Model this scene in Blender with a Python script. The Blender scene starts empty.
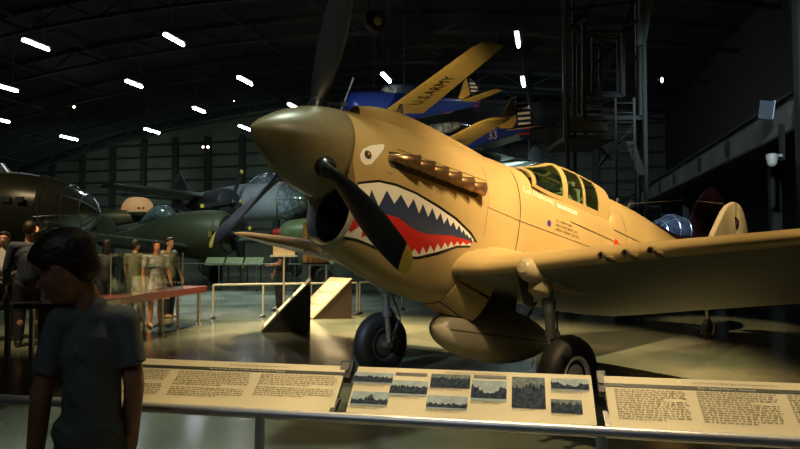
import bpy, bmesh, math, random
from mathutils import Vector, Matrix, geometry
random.seed(7)
C = bpy.context.scene.collection
sc = bpy.context.scene
PI = math.pi
FPX, CP, CH = 621.67, 0.0371, 1.4776          # focal length in pixels, upward pitch, camera height

# ---------------------------------------------------------------- helpers
def ray(px, py):
    a, b = (px-400)/FPX, (224.5-py)/FPX
    return Vector((a, math.cos(CP)-math.sin(CP)*b, math.sin(CP)+math.cos(CP)*b))
def at(px, py, Y):
    r = ray(px, py); return Vector((0, 0, CH)) + r*(Y/r.y)
def ground(px, py, z=0.0):
    r = ray(px, py); return Vector((0, 0, CH)) + r*((z-CH)/r.z)

def tag(o, label=None, cat=None, group=None, kind=None):
    if label: o['label'] = label
    if cat: o['category'] = cat
    if group: o['group'] = group
    if kind: o['kind'] = kind
    return o
def empty(name, loc, label, cat, group=None, rz=0):
    o = bpy.data.objects.new(name, None); C.objects.link(o)
    o.location = loc; o.rotation_euler = (0, 0, rz); o.empty_display_size = .2
    return tag(o, label, cat, group)
def wpos(o):
    v = Vector((0, 0, 0))
    while o is not None:
        v = v + Vector(o.location); o = o.parent
    return v

MATS = {}
def mat(name, col, rough=.5, metal=0., var=0., scale=6., bump=0., bscale=40., spec=.5, emit=None, estr=0., coat=0., col2=None, rvar=0.):
    if name in MATS: return MATS[name]
    m = bpy.data.materials.new(name); m.use_nodes = True
    nt = m.node_tree; b = nt.nodes['Principled BSDF']
    b.inputs['Base Color'].default_value = (*col, 1); b.inputs['Roughness'].default_value = rough
    b.inputs['Metallic'].default_value = metal; b.inputs['Specular IOR Level'].default_value = spec
    b.inputs['Coat Weight'].default_value = coat
    tc = nt.nodes.new('ShaderNodeTexCoord')
    if var > 0 or col2:
        n = nt.nodes.new('ShaderNodeTexNoise'); n.inputs['Scale'].default_value = scale; n.inputs['Detail'].default_value = 5
        r = nt.nodes.new('ShaderNodeValToRGB')
        c2 = col2 if col2 else tuple(min(1, c*(1+var)) for c in col)
        c1 = col if col2 else tuple(c*(1-var) for c in col)
        r.color_ramp.elements[0].position = .35; r.color_ramp.elements[1].position = .65
        r.color_ramp.elements[0].color = (*c1, 1); r.color_ramp.elements[1].color = (*c2, 1)
        nt.links.new(tc.outputs['Object'], n.inputs['Vector']); nt.links.new(n.outputs['Fac'], r.inputs['Fac'])
        nt.links.new(r.outputs['Color'], b.inputs['Base Color'])
        if rvar > 0:
            mr = nt.nodes.new('ShaderNodeMapRange'); mr.inputs['From Min'].default_value = .3; mr.inputs['From Max'].default_value = .7
            mr.inputs['To Min'].default_value = max(.02, rough-rvar); mr.inputs['To Max'].default_value = rough+rvar
            nt.links.new(n.outputs['Fac'], mr.inputs['Value']); nt.links.new(mr.outputs['Result'], b.inputs['Roughness'])
    if bump > 0:
        n2 = nt.nodes.new('ShaderNodeTexNoise'); n2.inputs['Scale'].default_value = bscale
        bp = nt.nodes.new('ShaderNodeBump'); bp.inputs['Strength'].default_value = bump; bp.inputs['Distance'].default_value = .01
        nt.links.new(tc.outputs['Object'], n2.inputs['Vector']); nt.links.new(n2.outputs['Fac'], bp.inputs['Height'])
        nt.links.new(bp.outputs['Normal'], b.inputs['Normal'])
    if emit:
        b.inputs['Emission Color'].default_value = (*emit, 1); b.inputs['Emission Strength'].default_value = estr
    MATS[name] = m; return m
def glass(name, col=(.8, .9, .95), rough=.04, alpha=.25):
    if name in MATS: return MATS[name]
    m = bpy.data.materials.new(name); m.use_nodes = True
    nt = m.node_tree; nt.nodes.clear()
    out = nt.nodes.new('ShaderNodeOutputMaterial'); mx = nt.nodes.new('ShaderNodeMixShader')
    tr = nt.nodes.new('ShaderNodeBsdfTransparent'); gl = nt.nodes.new('ShaderNodeBsdfGlossy')
    fr = nt.nodes.new('ShaderNodeLayerWeight'); fr.inputs['Blend'].default_value = .5
    pw = nt.nodes.new('ShaderNodeMath'); pw.operation = 'POWER'; pw.inputs[1].default_value = 5.0
    mt = nt.nodes.new('ShaderNodeMath'); mt.operation = 'ADD'; mt.inputs[1].default_value = alpha; mt.use_clamp = True
    nt.links.new(fr.outputs['Facing'], pw.inputs[0])
    tr.inputs['Color'].default_value = (*col, 1); gl.inputs['Roughness'].default_value = rough; gl.inputs['Color'].default_value = (*col, 1)
    nt.links.new(pw.outputs[0], mt.inputs[0]); nt.links.new(mt.outputs[0], mx.inputs['Fac'])
    nt.links.new(tr.outputs[0], mx.inputs[1]); nt.links.new(gl.outputs[0], mx.inputs[2]); nt.links.new(mx.outputs[0], out.inputs['Surface'])
    MATS[name] = m; return m

class MB:
    """collects shapes; build() links them as ONE mesh object"""
    def __init__(s, M=None): s.v = []; s.f = []; s.mi = []; s.M = M or Matrix(); s.k = 0
    def add(s, vs, fs):
        n = len(s.v); s.v += [s.M @ Vector(v) for v in vs]
        s.f += [tuple(i+n for i in f) for f in fs]; s.mi += [s.k]*len(fs); return s
    def box(s, c, d, R=None):
        x, y, z = (q/2 for q in d); R = R or Matrix()
        vs = [Vector(c) + (R @ Vector((a*x, b*y, e*z))) for a in (-1, 1) for b in (-1, 1) for e in (-1, 1)]
        return s.add(vs, [(0, 1, 3, 2), (4, 6, 7, 5), (0, 4, 5, 1), (2, 3, 7, 6), (0, 2, 6, 4), (1, 5, 7, 3)])
    def bar(s, a, b, w, h=None, up=(0, 0, 1)):
        a, b = Vector(a), Vector(b); h = h or w; d = (b-a).normalized(); u = Vector(up)
        if abs(d.dot(u)) > .98: u = Vector((1, 0, 0))
        x = d.cross(u).normalized(); u = x.cross(d).normalized()
        vs = [p + x*i*w/2 + u*j*h/2 for p in (a, b) for i, j in ((-1, -1), (1, -1), (1, 1), (-1, 1))]
        return s.add(vs, [(3, 2, 1, 0), (4, 5, 6, 7), (0, 1, 5, 4), (1, 2, 6, 5), (2, 3, 7, 6), (3, 0, 4, 7)])
    def tube(s, pts, rad, n=12, cap=True, flat=None):
        pts = [Vector(p) for p in pts]
        if not hasattr(rad, '__len__'): rad = [rad]*len(pts)
        vs = []; u = None
        for i, p in enumerate(pts):
            d = (pts[min(i+1, len(pts)-1)] - pts[max(i-1, 0)]).normalized()
            if u is None:
                u = Vector((0, 0, 1)) if abs(d.z) < .9 else Vector((1, 0, 0))
            x = d.cross(u).normalized(); u = x.cross(d).normalized()
            for k in range(n):
                a = 2*PI*k/n; vs.append(p + x*math.cos(a)*rad[i] + u*math.sin(a)*rad[i])
        return s.grid(vs, len(pts), n, True, cap)
    def grid(s, vs, m, n, closed=True, cap=False):
        fs = []
        for i in range(m-1):
            for k in range(n if closed else n-1):
                a, b = i*n+k, i*n+(k+1) % n; fs.append((a, b, b+n, a+n))
        if cap: fs += [tuple(range(n))[::-1], tuple(range((m-1)*n, m*n))]
        return s.add(vs, fs)
    def loft(s, rings, cap=True, closed=True):
        n = len(rings[0]); return s.grid([v for r in rings for v in r], len(rings), n, closed, cap)
    def lathe(s, prof, o=(0, 0, 0), axis=(0, 0, 1), n=24, cap=True):
        ax = Vector(axis).normalized(); u = Vector((1, 0, 0)) if abs(ax.x) < .9 else Vector((0, 1, 0))
        x = ax.cross(u).normalized(); y = ax.cross(x); o = Vector(o)
        return s.loft([[o + ax*h + (x*math.cos(2*PI*k/n) + y*math.sin(2*PI*k/n))*max(r, 1e-4) for k in range(n)] for r, h in prof], cap)
    def ell(s, c, r, n=16, R=None):
        R = R or Matrix(); vs = []; m = max(6, n//2+1)
        for i in range(m):
            t = PI*i/(m-1)
            for k in range(n):
                a = 2*PI*k/n
                vs.append(Vector(c) + (R @ Vector((r[0]*max(math.sin(t), 1e-3)*math.cos(a), r[1]*max(math.sin(t), 1e-3)*math.sin(a), r[2]*math.cos(t)))))
        return s.grid(vs, m, n, True, True)
    def prism(s, poly, fn0, fn1):
        n = len(poly); vs = [fn0(p) for p in poly] + [fn1(p) for p in poly]
        fs = [tuple(range(n))[::-1], tuple(range(n, 2*n))] + [(i, (i+1) % n, n+(i+1) % n, n+i) for i in range(n)]
        return s.add(vs, fs)
    def text(s, txt, size, M, align='CENTER', extr=.0006):
        cu = bpy.data.curves.new('t', 'FONT'); cu.body = txt; cu.size = size; cu.align_x = align; cu.align_y = 'CENTER'; cu.extrude = extr; cu.resolution_u = 2
        o = bpy.data.objects.new('t', cu); C.objects.link(o); dg = bpy.context.evaluated_depsgraph_get(); dg.update()
        me = o.evaluated_get(dg).to_mesh()
        s.add([M @ v.co for v in me.vertices], [tuple(p.vertices) for p in me.polygons])
        o.evaluated_get(dg).to_mesh_clear(); bpy.data.objects.remove(o); bpy.data.curves.remove(cu); return s
    def build(s, name, ms, parent=None, smooth=False, origin=None, normals=True, angle=35, **kw):
        if not isinstance(ms, (list, tuple)): ms = [ms]
        xs = [v.x for v in s.v]; ys = [v.y for v in s.v]; zs = [v.z for v in s.v]
        if origin is None:
            origin = Vector(((min(xs)+max(xs))/2, (min(ys)+max(ys))/2, min(zs) if parent is None else (min(zs)+max(zs))/2))
        origin = Vector(origin)
        me = bpy.data.meshes.new(name); me.from_pydata([v-origin for v in s.v], [], s.f)
        for m in ms: me.materials.append(m)
        for p, k in zip(me.polygons, s.mi): p.material_index = min(k, len(ms)-1)
        bm = bmesh.new(); bm.from_mesh(me)
        bmesh.ops.remove_doubles(bm, verts=bm.verts, dist=1e-5)
        if normals: bmesh.ops.recalc_face_normals(bm, faces=bm.faces)
        if smooth:
            for f in bm.faces: f.smooth = True
            for e in bm.edges:
                if len(e.link_faces) == 2 and e.calc_face_angle(0) > math.radians(angle): e.smooth = False
        bm.to_mesh(me); bm.free()
        o = bpy.data.objects.new(name, me); C.objects.link(o)
        o.location = origin - (wpos(parent) if parent else Vector()); o.parent = parent
        return tag(o, kw.get('label'), kw.get('cat'), kw.get('group'), kw.get('kind'))
def copy_tree(o, parent=None):
    c = o.copy(); C.objects.link(c); c.parent = parent
    for ch in list(o.children): copy_tree(ch, c)
    return c
def lerp_tab(tab, x):
    if x <= tab[0][0]: return tab[0][1:]
    for a, b in zip(tab, tab[1:]):
        if x <= b[0]:
            t = (x-a[0])/(b[0]-a[0]); t2 = t
            return tuple(p+(q-p)*t2 for p, q in zip(a[1:], b[1:]))
    return tab[-1][1:]
def spl(tab, x):
    """Catmull-Rom through a table"""
    if x <= tab[0][0]: return tab[0][1:]
    if x >= tab[-1][0]: return tab[-1][1:]
    for i in range(len(tab)-1):
        if x <= tab[i+1][0]:
            a, b = tab[i], tab[i+1]; p = tab[max(i-1, 0)]; q = tab[min(i+2, len(tab)-1)]; h = b[0]-a[0]; t = (x-a[0])/h
            out = []
            for k in range(1, len(a)):
                m0 = (b[k]-p[k])/(b[0]-p[0])*h; m1 = (q[k]-a[k])/(q[0]-a[0])*h
                out.append((2*t**3-3*t*t+1)*a[k]+(t**3-2*t*t+t)*m0+(-2*t**3+3*t*t)*b[k]+(t**3-t*t)*m1)
            return tuple(out)

# ---------------------------------------------------------------- materials
SAND = mat('sand_paint', (.42, .30, .125), .33, .0, var=.07, scale=1.8, bump=.06, bscale=3, spec=.55, rvar=.06)
SPIN = mat('olive_sand_paint', (.175, .145, .075), .36, 0, var=.16, scale=4, bump=.05, bscale=6)
BELLY = mat('grey_belly_paint', (.27, .245, .19), .42, 0, var=.08, scale=3)
SEAM = mat('panel_seam', (.05, .035, .015), .7)
BLACK = mat('black_paint', (.012, .012, .013), .35)
NAVY = mat('navy_paint', (.028, .048, .115), .3)
WHITE = mat('white_paint', (.80, .76, .66), .4)
CREAM = mat('cream_paint', (.72, .62, .38), .4, var=.05)
RED = mat('red_paint', (.55, .02, .015), .35)
BLADE = mat('propeller_black', (.012, .014, .018), .30, .0, spec=.5)
YEL = mat('yellow_tip_paint', (.62, .44, .06), .4)
BRONZE = mat('burnt_exhaust_steel', (.38, .22, .11), .32, .85, var=.25, scale=20, bump=.1)
RUB = mat('tyre_rubber', (.018, .017, .015), .55, bump=.1)
STEEL = mat('dull_steel', (.32, .33, .33), .35, .8)
PGLASS = glass('cockpit_glass', (.85, .95, .9), .15, .10)
DARKIN = mat('dark_interior', (.02, .022, .018), .7)
OLIVE = mat('olive_drab', (.075, .085, .05), .45, 0, var=.15, scale=1.5)
OLIVE2 = mat('green_grey_paint', (.12, .15, .12), .4, 0, var=.15, scale=1.2)
PALEG = mat('pale_grey_paint', (.33, .37, .38), .35, .1, var=.12, scale=1)
GUNM = mat('dark_gunmetal', (.02, .023, .022), .5, .2)

# ---------------------------------------------------------------- the shark-mouthed fighter
PT = Vector((-1.0299, 4.9025, 2.3794))
PM = Matrix.Translation(PT) @ Matrix.Rotation(.7122, 4, 'Z') @ Matrix.Rotation(.2, 4, 'Y') @ Matrix.Diagonal((1, -1, 1, 1))
# local frame: x aft from the spinner, y to the port side, z up from the thrust line
FUS = [  # x, top, bottom, widest z, half width, upper exp, lower exp
    (.56, .40, -.73, -.16, .39, 2.0, 2.25), (.75, .425, -.80, -.18, .405, 2.0, 2.3), (1.0, .45, -.90, -.20, .425, 2.0, 2.25), (1.5, .49, -1.03, -.2, .45, 2.0, 2.2),
    (2.0, .515, -1.06, -.2, .465, 2.0, 2.2), (2.3, .53, -.98, -.18, .47, 2.0, 2.4), (2.7, .545, -.82, -.15, .47, 2.05, 2.6),
    (3.1, .565, -.80, -.12, .465, 2.1, 2.6), (3.6, .60, -.80, -.12, .46, 2.1, 2.6), (4.4, .70, -.78, -.1, .445, 2.0, 2.5),
    (5.0, .72, -.68, -.06, .42, 1.9, 2.3), (5.6, .70, -.55, 0.0, .38, 1.9, 2.1), (6.6, .61, -.30, .08, .29, 1.9, 2.0),
    (7.6, .53, -.08, .18, .19, 1.9, 2.0), (8.6, .46, .10, .26, .10, 1.9, 2.0), (9.2, .42, .20, .30, .04, 2.0, 2.0)]
def fus_ring(x, n=64, grow=0., zclip=None):
    zt, zb, zm, hw, nu, nl = spl(FUS, x); r = []
    for k in range(n):
        a = 2*PI*k/n; c, s_ = math.cos(a), math.sin(a); e = nu if s_ >= 0 else nl
        h = (zt-zm) if s_ >= 0 else (zm-zb)
        y = (hw+grow)*math.copysign(abs(c)**(2/e), c); z = zm + (h+grow)*math.copysign(abs(s_)**(2/e), s_)
        if zclip is not None: z = min(z, zclip)
        r.append((x, y, z))
    return r
def side_y(x, z):
    zt, zb, zm, hw, nu, nl = spl(FUS, x)
    e, q = (nu, (z-zm)/(zt-zm)) if z >= zm else (nl, (zm-z)/(zm-zb))
    return hw*max(0., 1-min(1, abs(q))**e)**(1/e)
def on_side(x, z, eps, sgn=1):
    x = max(x, .56+.13*min(1, max(0, (-.12-z)/.3))+.004)
    y = side_y(x, z); d = .004
    gx = (side_y(x+d, z)-side_y(x-d, z))/(2*d); gz = (side_y(x, z+d)-side_y(x, z-d))/(2*d)
    nrm = Vector((-gx, 1, -gz)).normalized()
    p = Vector((x, y, z)) + nrm*eps; return Vector((p.x, sgn*p.y, p.z))
def decal(mb, poly, eps, step=.03, sgn=1, fn=on_side):
    pts = []; n = len(poly)
    for i in range(n):
        a, b = Vector(poly[i]), Vector(poly[(i+1) % n]); m = max(1, int((b-a).length/step))
        pts += [a.lerp(b, t/m) for t in range(m)]
    ne = len(pts); edges = [(i, (i+1) % ne) for i in range(ne)]
    x0, x1 = min(p.x for p in pts), max(p.x for p in pts); z0, z1 = min(p.y for p in pts), max(p.y for p in pts)
    i = 0; x = x0+step/2
    while x < x1:
        z = z0+step/2
        while z < z1: pts.append(Vector((x+.0007*(i % 3), z))); z += step; i += 1
        x += step
    v, e, f, *_ = geometry.delaunay_2d_cdt(pts, edges, [], 1, 1e-5)
    mb.add([fn(p.x, p.y, eps, sgn) for p in v], [tuple(t) for t in f])

fp = empty('fighter_plane', (PT.x+1.4, PT.y+1.6, 0), 'sand coloured propeller fighter with a painted shark mouth on its nose, standing behind the railing', 'airplane')
def part(mb, name, m, parent=fp, smooth=True, **kw): return mb.build(name, m, parent, smooth=smooth, **kw)
# nose cowling with an oval radiator intake
mb = MB(PM)
xs = [.56+.06*i for i in range(36)]; xs = [x for x in xs if x < 2.6]+[2.6]
def xfr(z): return .56+.13*min(1, max(0, (-.12-z)/.3))
mb.loft([[(max(x, xfr(z)) if x < .75 else x, y, z) for x, y, z in fus_ring(x, 80, .003)] for x in xs if x != xs[1] and x != xs[2]], cap=False)
# intake lip: ring from cowl front rolling into the duct
IC, IW, IH = -.485, .29, .26
def lip(x, w, h, zc, n=80, front=False):
    out = []
    for k in range(n):
        a = 2*PI*k/n; out.append((x, w*math.cos(a), zc+h*math.sin(a)))
    return out
fr = fus_ring(.56, 80, .003)
# flat front bulkhead between cowl edge, spinner seat and intake
poly = [Vector((p[1], p[2])) for p in fr]
hole = [Vector((IW*math.cos(2*PI*k/40), IC+IH*math.sin(2*PI*k/40))) for k in range(40)]
allp = poly+hole; ed = [(i, (i+1) % 80) for i in range(80)]+[(80+i, 80+(i+1) % 40) for i in range(40)]
v, e, f, *_ = geometry.delaunay_2d_cdt(allp, ed, [], 1, 1e-5)
keep = [t for t in f if ((sum(v[i].x for i in t)/3/IW)**2+((sum(v[i].y for i in t)/3-IC)/IH)**2) > 1.0]
mb.add([(xfr(p.y), p.x, p.y) for p in v], [tuple(t) for t in keep])
part(mb, 'nose_cowling', SAND, angle=50)
mb = MB(PM)
prof = [(.72, 1.17), (.68, 1.15), (.66, 1.12), (.655, 1.08), (.665, 1.03), (.70, .99), (.73, .975)]
mb.loft([lip(x, IW*s+.0, IH*s, IC-.0) for x, s in prof], cap=False)
part(mb, 'intake_lip', mat('lip_paint', (.27, .26, .20), .38, var=.08), angle=60)
mb = MB(PM)
mb.loft([lip(.72, IW*.985, IH*.985, IC, 48), lip(1.28, IW*.95, IH*.95, IC, 48)], cap=False)
mb.add(lip(1.25, IW, IH, IC, 48), [tuple(range(48))])
for a in (-.11, .11): mb.box((1.1, a, IC), (.3, .008, IH*1.8))
mb.box((1.1, 0, IC+.06), (.3, IW*1.8, .008))
part(mb, 'radiator', DARKIN)
# rear fuselage
mb = MB(PM)
xs = [2.6+.075*i for i in range(89)]
def fr2(x):
    if x < 2.96 or x > 4.42: zc = None
    else: zc = .29
    return fus_ring(x, 64, 0, zc)
xr = [x for x in xs if x < 2.94]+[2.95, 2.97]+[x for x in xs if 2.98 < x < 4.38]+[4.41, 4.43]+[x for x in xs if x > 4.5]
mb.loft([fr2(x) for x in xr])
mb.k = 1
def strip(p, q, w, eps=.003, n=10):      # thin dark line along the flank
    vs = []
    for i in range(n+1):
        t = i/n; x = p[0]+(q[0]-p[0])*t; z = p[1]+(q[1]-p[1])*t
        dx, dz = q[0]-p[0], q[1]-p[1]; L = math.hypot(dx, dz); nx, nz = -dz/L*w/2, dx/L*w/2
        vs += [on_side(x+nx, z+nz, eps), on_side(x-nx, z-nz, eps)]
    mb.grid(vs, n+1, 2, closed=False)
strip((2.61, .42), (2.61, -.55), .012, n=20)
strip((3.5, .08), (5.6, .02), .010, n=24); strip((2.62, -.12), (4.6, -.12), .005); strip((4.75, .5), (4.75, -.3), .006); strip((4.45, .2), (5.3, .18), .012)
part(mb, 'fuselage', [SAND, SEAM], angle=45)
mb = MB(PM)
strip((.9, -.10), (.95, -.10), .005); strip((2.12, .32), (2.12, -.38), .004, .006); strip((2.12, -.1), (2.6, -.12), .004, .006); strip((1.0, .14), (2.1, .16), .004, .006)
part(mb, 'panel_line', SEAM)
# carburettor scoop on top of the cowl
SC = [(.74, .50, .085), (.9, .555, .10), (1.15, .60, .11), (1.5, .605, .11), (1.9, .585, .10), (2.3, .56, .07), (2.6, .545, .02)]
mb = MB(PM); rings = []
for i in range(40):
    x = .74+i*1.86/39; zt, w = spl(SC, x); zb = spl(FUS, x)[0]-.06
    rings.append([(x, w*1.3*math.copysign(abs(math.cos(a))**.8, math.cos(a)), zb+(zt-zb)*math.sin(a)**.7) for a in [PI*k/16 for k in range(17)]])
mb.loft(rings, cap=False, closed=False)
part(mb, 'carburettor_scoop', SAND, angle=60, normals=False)
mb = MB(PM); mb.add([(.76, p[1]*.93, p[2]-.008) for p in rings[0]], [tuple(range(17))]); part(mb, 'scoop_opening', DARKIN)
# spinner
mb = MB(PM)
SP0, SP1, SR = -.18, .545, .385
mb.lathe([(SR*(1-(1-t)**1.75)**.78, SP0+(SP1-SP0)*t) for t in [i/28 for i in range(29)]]+[(SR-.01, .56), (.2, .57)], (0, 0, 0), (1, 0, 0), 56)
mb.k = 1
spin = part(mb, 'spinner', [SPIN, SEAM], angle=50)
# propeller blades
def blade(phi, nm='propeller_blade'):
    rad = Vector((0, math.sin(phi), math.cos(phi))); tan = Vector((0, math.cos(phi), -math.sin(phi))); ax = Vector((1, 0, 0))
    T = [(.30, .11, .10, 62), (.42, .13, .075, 56), (.6, .185, .05, 48), (.85, .235, .036, 40), (1.1, .25, .028, 33), (1.35, .235, .022, 28), (1.52, .205, .017, 25), (1.68, .17, .013, 24), (1.745, .12, .010, 23), (1.77, .05, .006, 23)]
    def ring(r):
        c, t, tw = spl(T, r); c *= 1.15; tw = math.radians(tw-11); ch = tan*math.cos(tw) - ax*math.sin(tw)*-1; th = ax*math.cos(tw) - tan*math.sin(tw)
        o = rad*r + ax*.37; out = []
        for k in range(20):
            a = 2*PI*k/20; q = math.cos(a); out.append(o + ch*(c/2*q) + th*(t/2*math.sin(a)*(1-.25*q)))
        return out
    m1 = MB(PM); m1.loft([ring(.30+i*(1.66-.30)/30) for i in range(31)])
    m1.lathe([(.085, 0), (.085, .16), (.07, .2)], rad*.22+ax*.37, rad, 20)
    b = part(m1, nm, BLADE, angle=60)
    m2 = MB(PM); m2.loft([ring(1.66+i*.11/8) for i in range(9)])
    part(m2, 'blade_tip', YEL, b, label='yellow blade tip')
PHI = 2.149
for k in range(3): blade(PHI+k*2*PI/3)
# exhaust stacks, six each side
def stack(x0, sgn):
    m1 = MB(PM); rings = []
    P = [(0, .36, .026, .028), (.05, .455, .034, .036), (.11, .50, .038, .046), (.17, .52, .036, .056), (.225, .535, .03, .070)]
    zc = .045-.008*x0
    for dx, y, ry, rz in P:
        rings.append([(x0+dx, sgn*(y+ry*math.cos(a)), zc+rz*math.sin(a)) for a in [2*PI*k/16 for k in range(16)]])
    rings.append([(x0+.215, sgn*(.535+.02*math.cos(a)), zc+.055*math.sin(a)) for a in [2*PI*k/16 for k in range(16)]])
    rings.append([(x0+.15, sgn*(.52+.02*math.cos(a)), zc+.04*math.sin(a)) for a in [2*PI*k/16 for k in range(16)]])
    m1.loft(rings); part(m1, 'exhaust_stack', BRONZE, angle=50)
for sgn in (1, -1):
    for k in range(6): stack(.90+k*.170, sgn)
mb = MB(PM)
for sgn in (1, -1): decal(mb, [(.90, .0), (.93, -.045), (1.95, -.055), (2.0, .0), (1.98, .09), (1.0, .11), (.91, .09)], .004, .05, sgn)
part(mb, 'exhaust_fairing', SEAM, normals=False)
# canopy: arched surface with frame cells and panes
CAN = [(2.84, .55, .31, .40), (3.15, .66, .285, .395), (3.46, .785, .28, .39), (3.8, .81, .28, .385), (4.1, .81, .285, .37), (4.44, .79, .29, .36)]
def can(x, u, g=0.):   # u 0..1 port sill to starboard sill
    zt, zs, w = spl(CAN, x); a = PI*u
    return (x, (w+g)*math.copysign(abs(math.cos(a))**.85, math.cos(a)), zs+(zt-zs+g)*abs(math.sin(a))**.85)
def shell(x0, x1, u0, u1, nx, nu, th, name, m, par=fp):
    b_ = MB(PM)
    vs = [can(x0+(x1-x0)*i/nx, u0+(u1-u0)*j/nu, g) for g in (0, -th) for i in range(nx+1) for j in range(nu+1)]
    N = (nx+1)*(nu+1); fs = []
    for i in range(nx):
        for j in range(nu):
            a = i*(nu+1)+j; q = (a, a+1, a+nu+2, a+nu+1); fs.append(q); fs.append(tuple(N+k for k in q[::-1]))
    bd = [i*(nu+1) for i in range(nx+1)]+[nx*(nu+1)+j for j in range(1, nu+1)]+[i*(nu+1)+nu for i in range(nx-1, -1, -1)]+[j for j in range(nu-1, 0, -1)]
    for i in range(len(bd)): a, c = bd[i], bd[(i+1) % len(bd)]; fs.append((a, c, c+N, a+N))
    b_.add(vs, fs); return b_ if m is None else part(b_, name, m, par)
frm = MB(PM)
def fadd(x0, x1, u0, u1, nx, nu):
    q = shell(x0, x1, u0, u1, nx, nu, .014, None, None); n = len(frm.v); frm.v += q.v; frm.f += [tuple(i+n for i in f) for f in q.f]; frm.mi += [0]*len(q.f)
for x0, x1 in ((3.40, 3.49), (3.81, 3.855), (4.16, 4.44)): fadd(x0, x1, 0, 1, 4, 28)
for u0, u1 in ((0, .03), (.30, .335), (.665, .70), (.97, 1)): fadd(3.49, 4.16, u0, u1, 12, 3)
fadd(3.49, 4.16, .42, .58, 12, 5); fadd(2.84, 3.41, .36, .42, 10, 3); fadd(2.84, 3.41, .58, .64, 10, 3); fadd(2.84, 3.4, 0, .025, 10, 2); fadd(2.84, 3.4, .975, 1, 10, 2); fadd(2.84, 2.90, .02, .98, 3, 24)
part(frm, 'canopy_frame', SAND, angle=60)
shell(2.87, 3.41, .02, .98, 10, 24, .004, 'windshield_glass', PGLASS)
shell(3.48, 3.82, .02, .98, 6, 24, .004, 'canopy_glass', PGLASS); shell(3.85, 4.17, .02, .98, 6, 24, .004, 'canopy_glass', PGLASS)
mb = MB(PM); mb.box((4.0, 0, .42), (.07, .34, .36)); mb.box((3.98, 0, .62), (.06, .2, .14)); part(mb, 'pilot_seat', mat('zinc_green', (.26, .29, .20), .5))
mb = MB(PM); mb.box((3.2, 0, .36), (.12, .5, .2)); mb.tube([(3.35, 0, .35), (3.35, 0, .56)], .015); mb.ell((3.35, 0, .58), (.04, .05, .05)); mb.tube([(3.55,-.2,.3),(3.7,-.12,.5),(3.75,.1,.52)],.012); part(mb, 'gun_sight', GUNM)
mb = MB(PM); mb.lathe([(.05, 0), (.06, .02), (.05, .05)], (3.82, .405, .12), (0, .98, .2), 16); mb.tube([(3.0, .0, .62), (3.0, 0, .68)], .006); part(mb, 'rear_view_mirror', STEEL) if False else None
mb = MB(PM); mb.box((3.55, 0, .298), (1.2, .68, .008)); mb.box((4.33, 0, .5), (.02, .5, .4)); part(mb, 'cockpit_floor', MATS['zinc_green'])
mb = MB(PM); mb.box((3.05, 0, .37), (.25, .6, .14)); part(mb, 'instrument_panel', GUNM)
# wing
def airfoil(ch, th, n=22):
    up = []; lo = []
    for i in range(n+1):
        x = (1-math.cos(PI*i/n))/2; t = 5*th*(.2969*math.sqrt(x)-.126*x-.3516*x*x+.2843*x**3-.1036*x**4)
        c = .02*(1-(2*x-.8)**2/1.4)
        up.append((x*ch, (c+t)*ch)); lo.append((x*ch, (c*.6-t*.66)*ch))
    return up[::-1]+lo[1:-1]
WING = [(0., 1.93, 2.80, .15), (.45, 1.93, 2.76, .15), (1.25, 1.97, 2.55, .145), (2.5, 2.03, 2.25, .13), (3.6, 2.10, 1.95, .12), (4.6, 2.19, 1.62, .105), (5.2, 2.32, 1.30, .095), (5.5, 2.47, .98, .085), (5.63, 2.62, .68, .08), (5.69, 2.82, .28, .08)]
def wz(y): return -.665+(abs(y)-1.25)*.112
for sgn in (1, -1):
    mb = MB(PM); rings = []
    for i in range(48):
        y = 5.69*math.sin(PI/2*i/47)**.8 if i else 0
        xl, ch, th = spl(WING, y); inc = math.radians(1.0)
        fx = max(0, (.75-y)/.4) if y < .75 else 0; fx = min(fx, 1)**2
        rings.append([(xl-fx*.10+a*(1+fx*.03), sgn*y, wz(max(y, .3))+(1+fx*.55 if b_ > 0 else 1-.5*fx)*b_-a*math.sin(inc)) for a, b_ in airfoil(ch, th)])
    mb.loft(rings); nr = len(rings[0])
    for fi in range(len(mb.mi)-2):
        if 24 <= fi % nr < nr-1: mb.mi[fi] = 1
    part(mb, 'wing', [SAND, mat('wing_underside_shade_grey', (.17, .165, .13), .5, var=.1, scale=3)], angle=60, label='port wing with three gun muzzles' if sgn > 0 else 'starboard wing seen edge on')  # grey underside paint, deepened so the colour carries shade under the wing
    mb = MB(PM)
    vs = []
    for k in range(3):
        y = 1.87+k*.185; z = wz(y)+.015
        mb = MB(PM); xl = spl(WING, y)[0]
        mb.lathe([(.026, .08), (.028, -.03), (.018, -.045), (.018, -.09), (.029, -.105), (.031, -.135), (.020, -.14), (.016, -.09)], (xl, sgn*y, z-.02), (1, 0, 0), 16)
        part(mb, 'gun_muzzle', mat('brass_muzzle', (.42, .33, .2), .35, .7))
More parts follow.
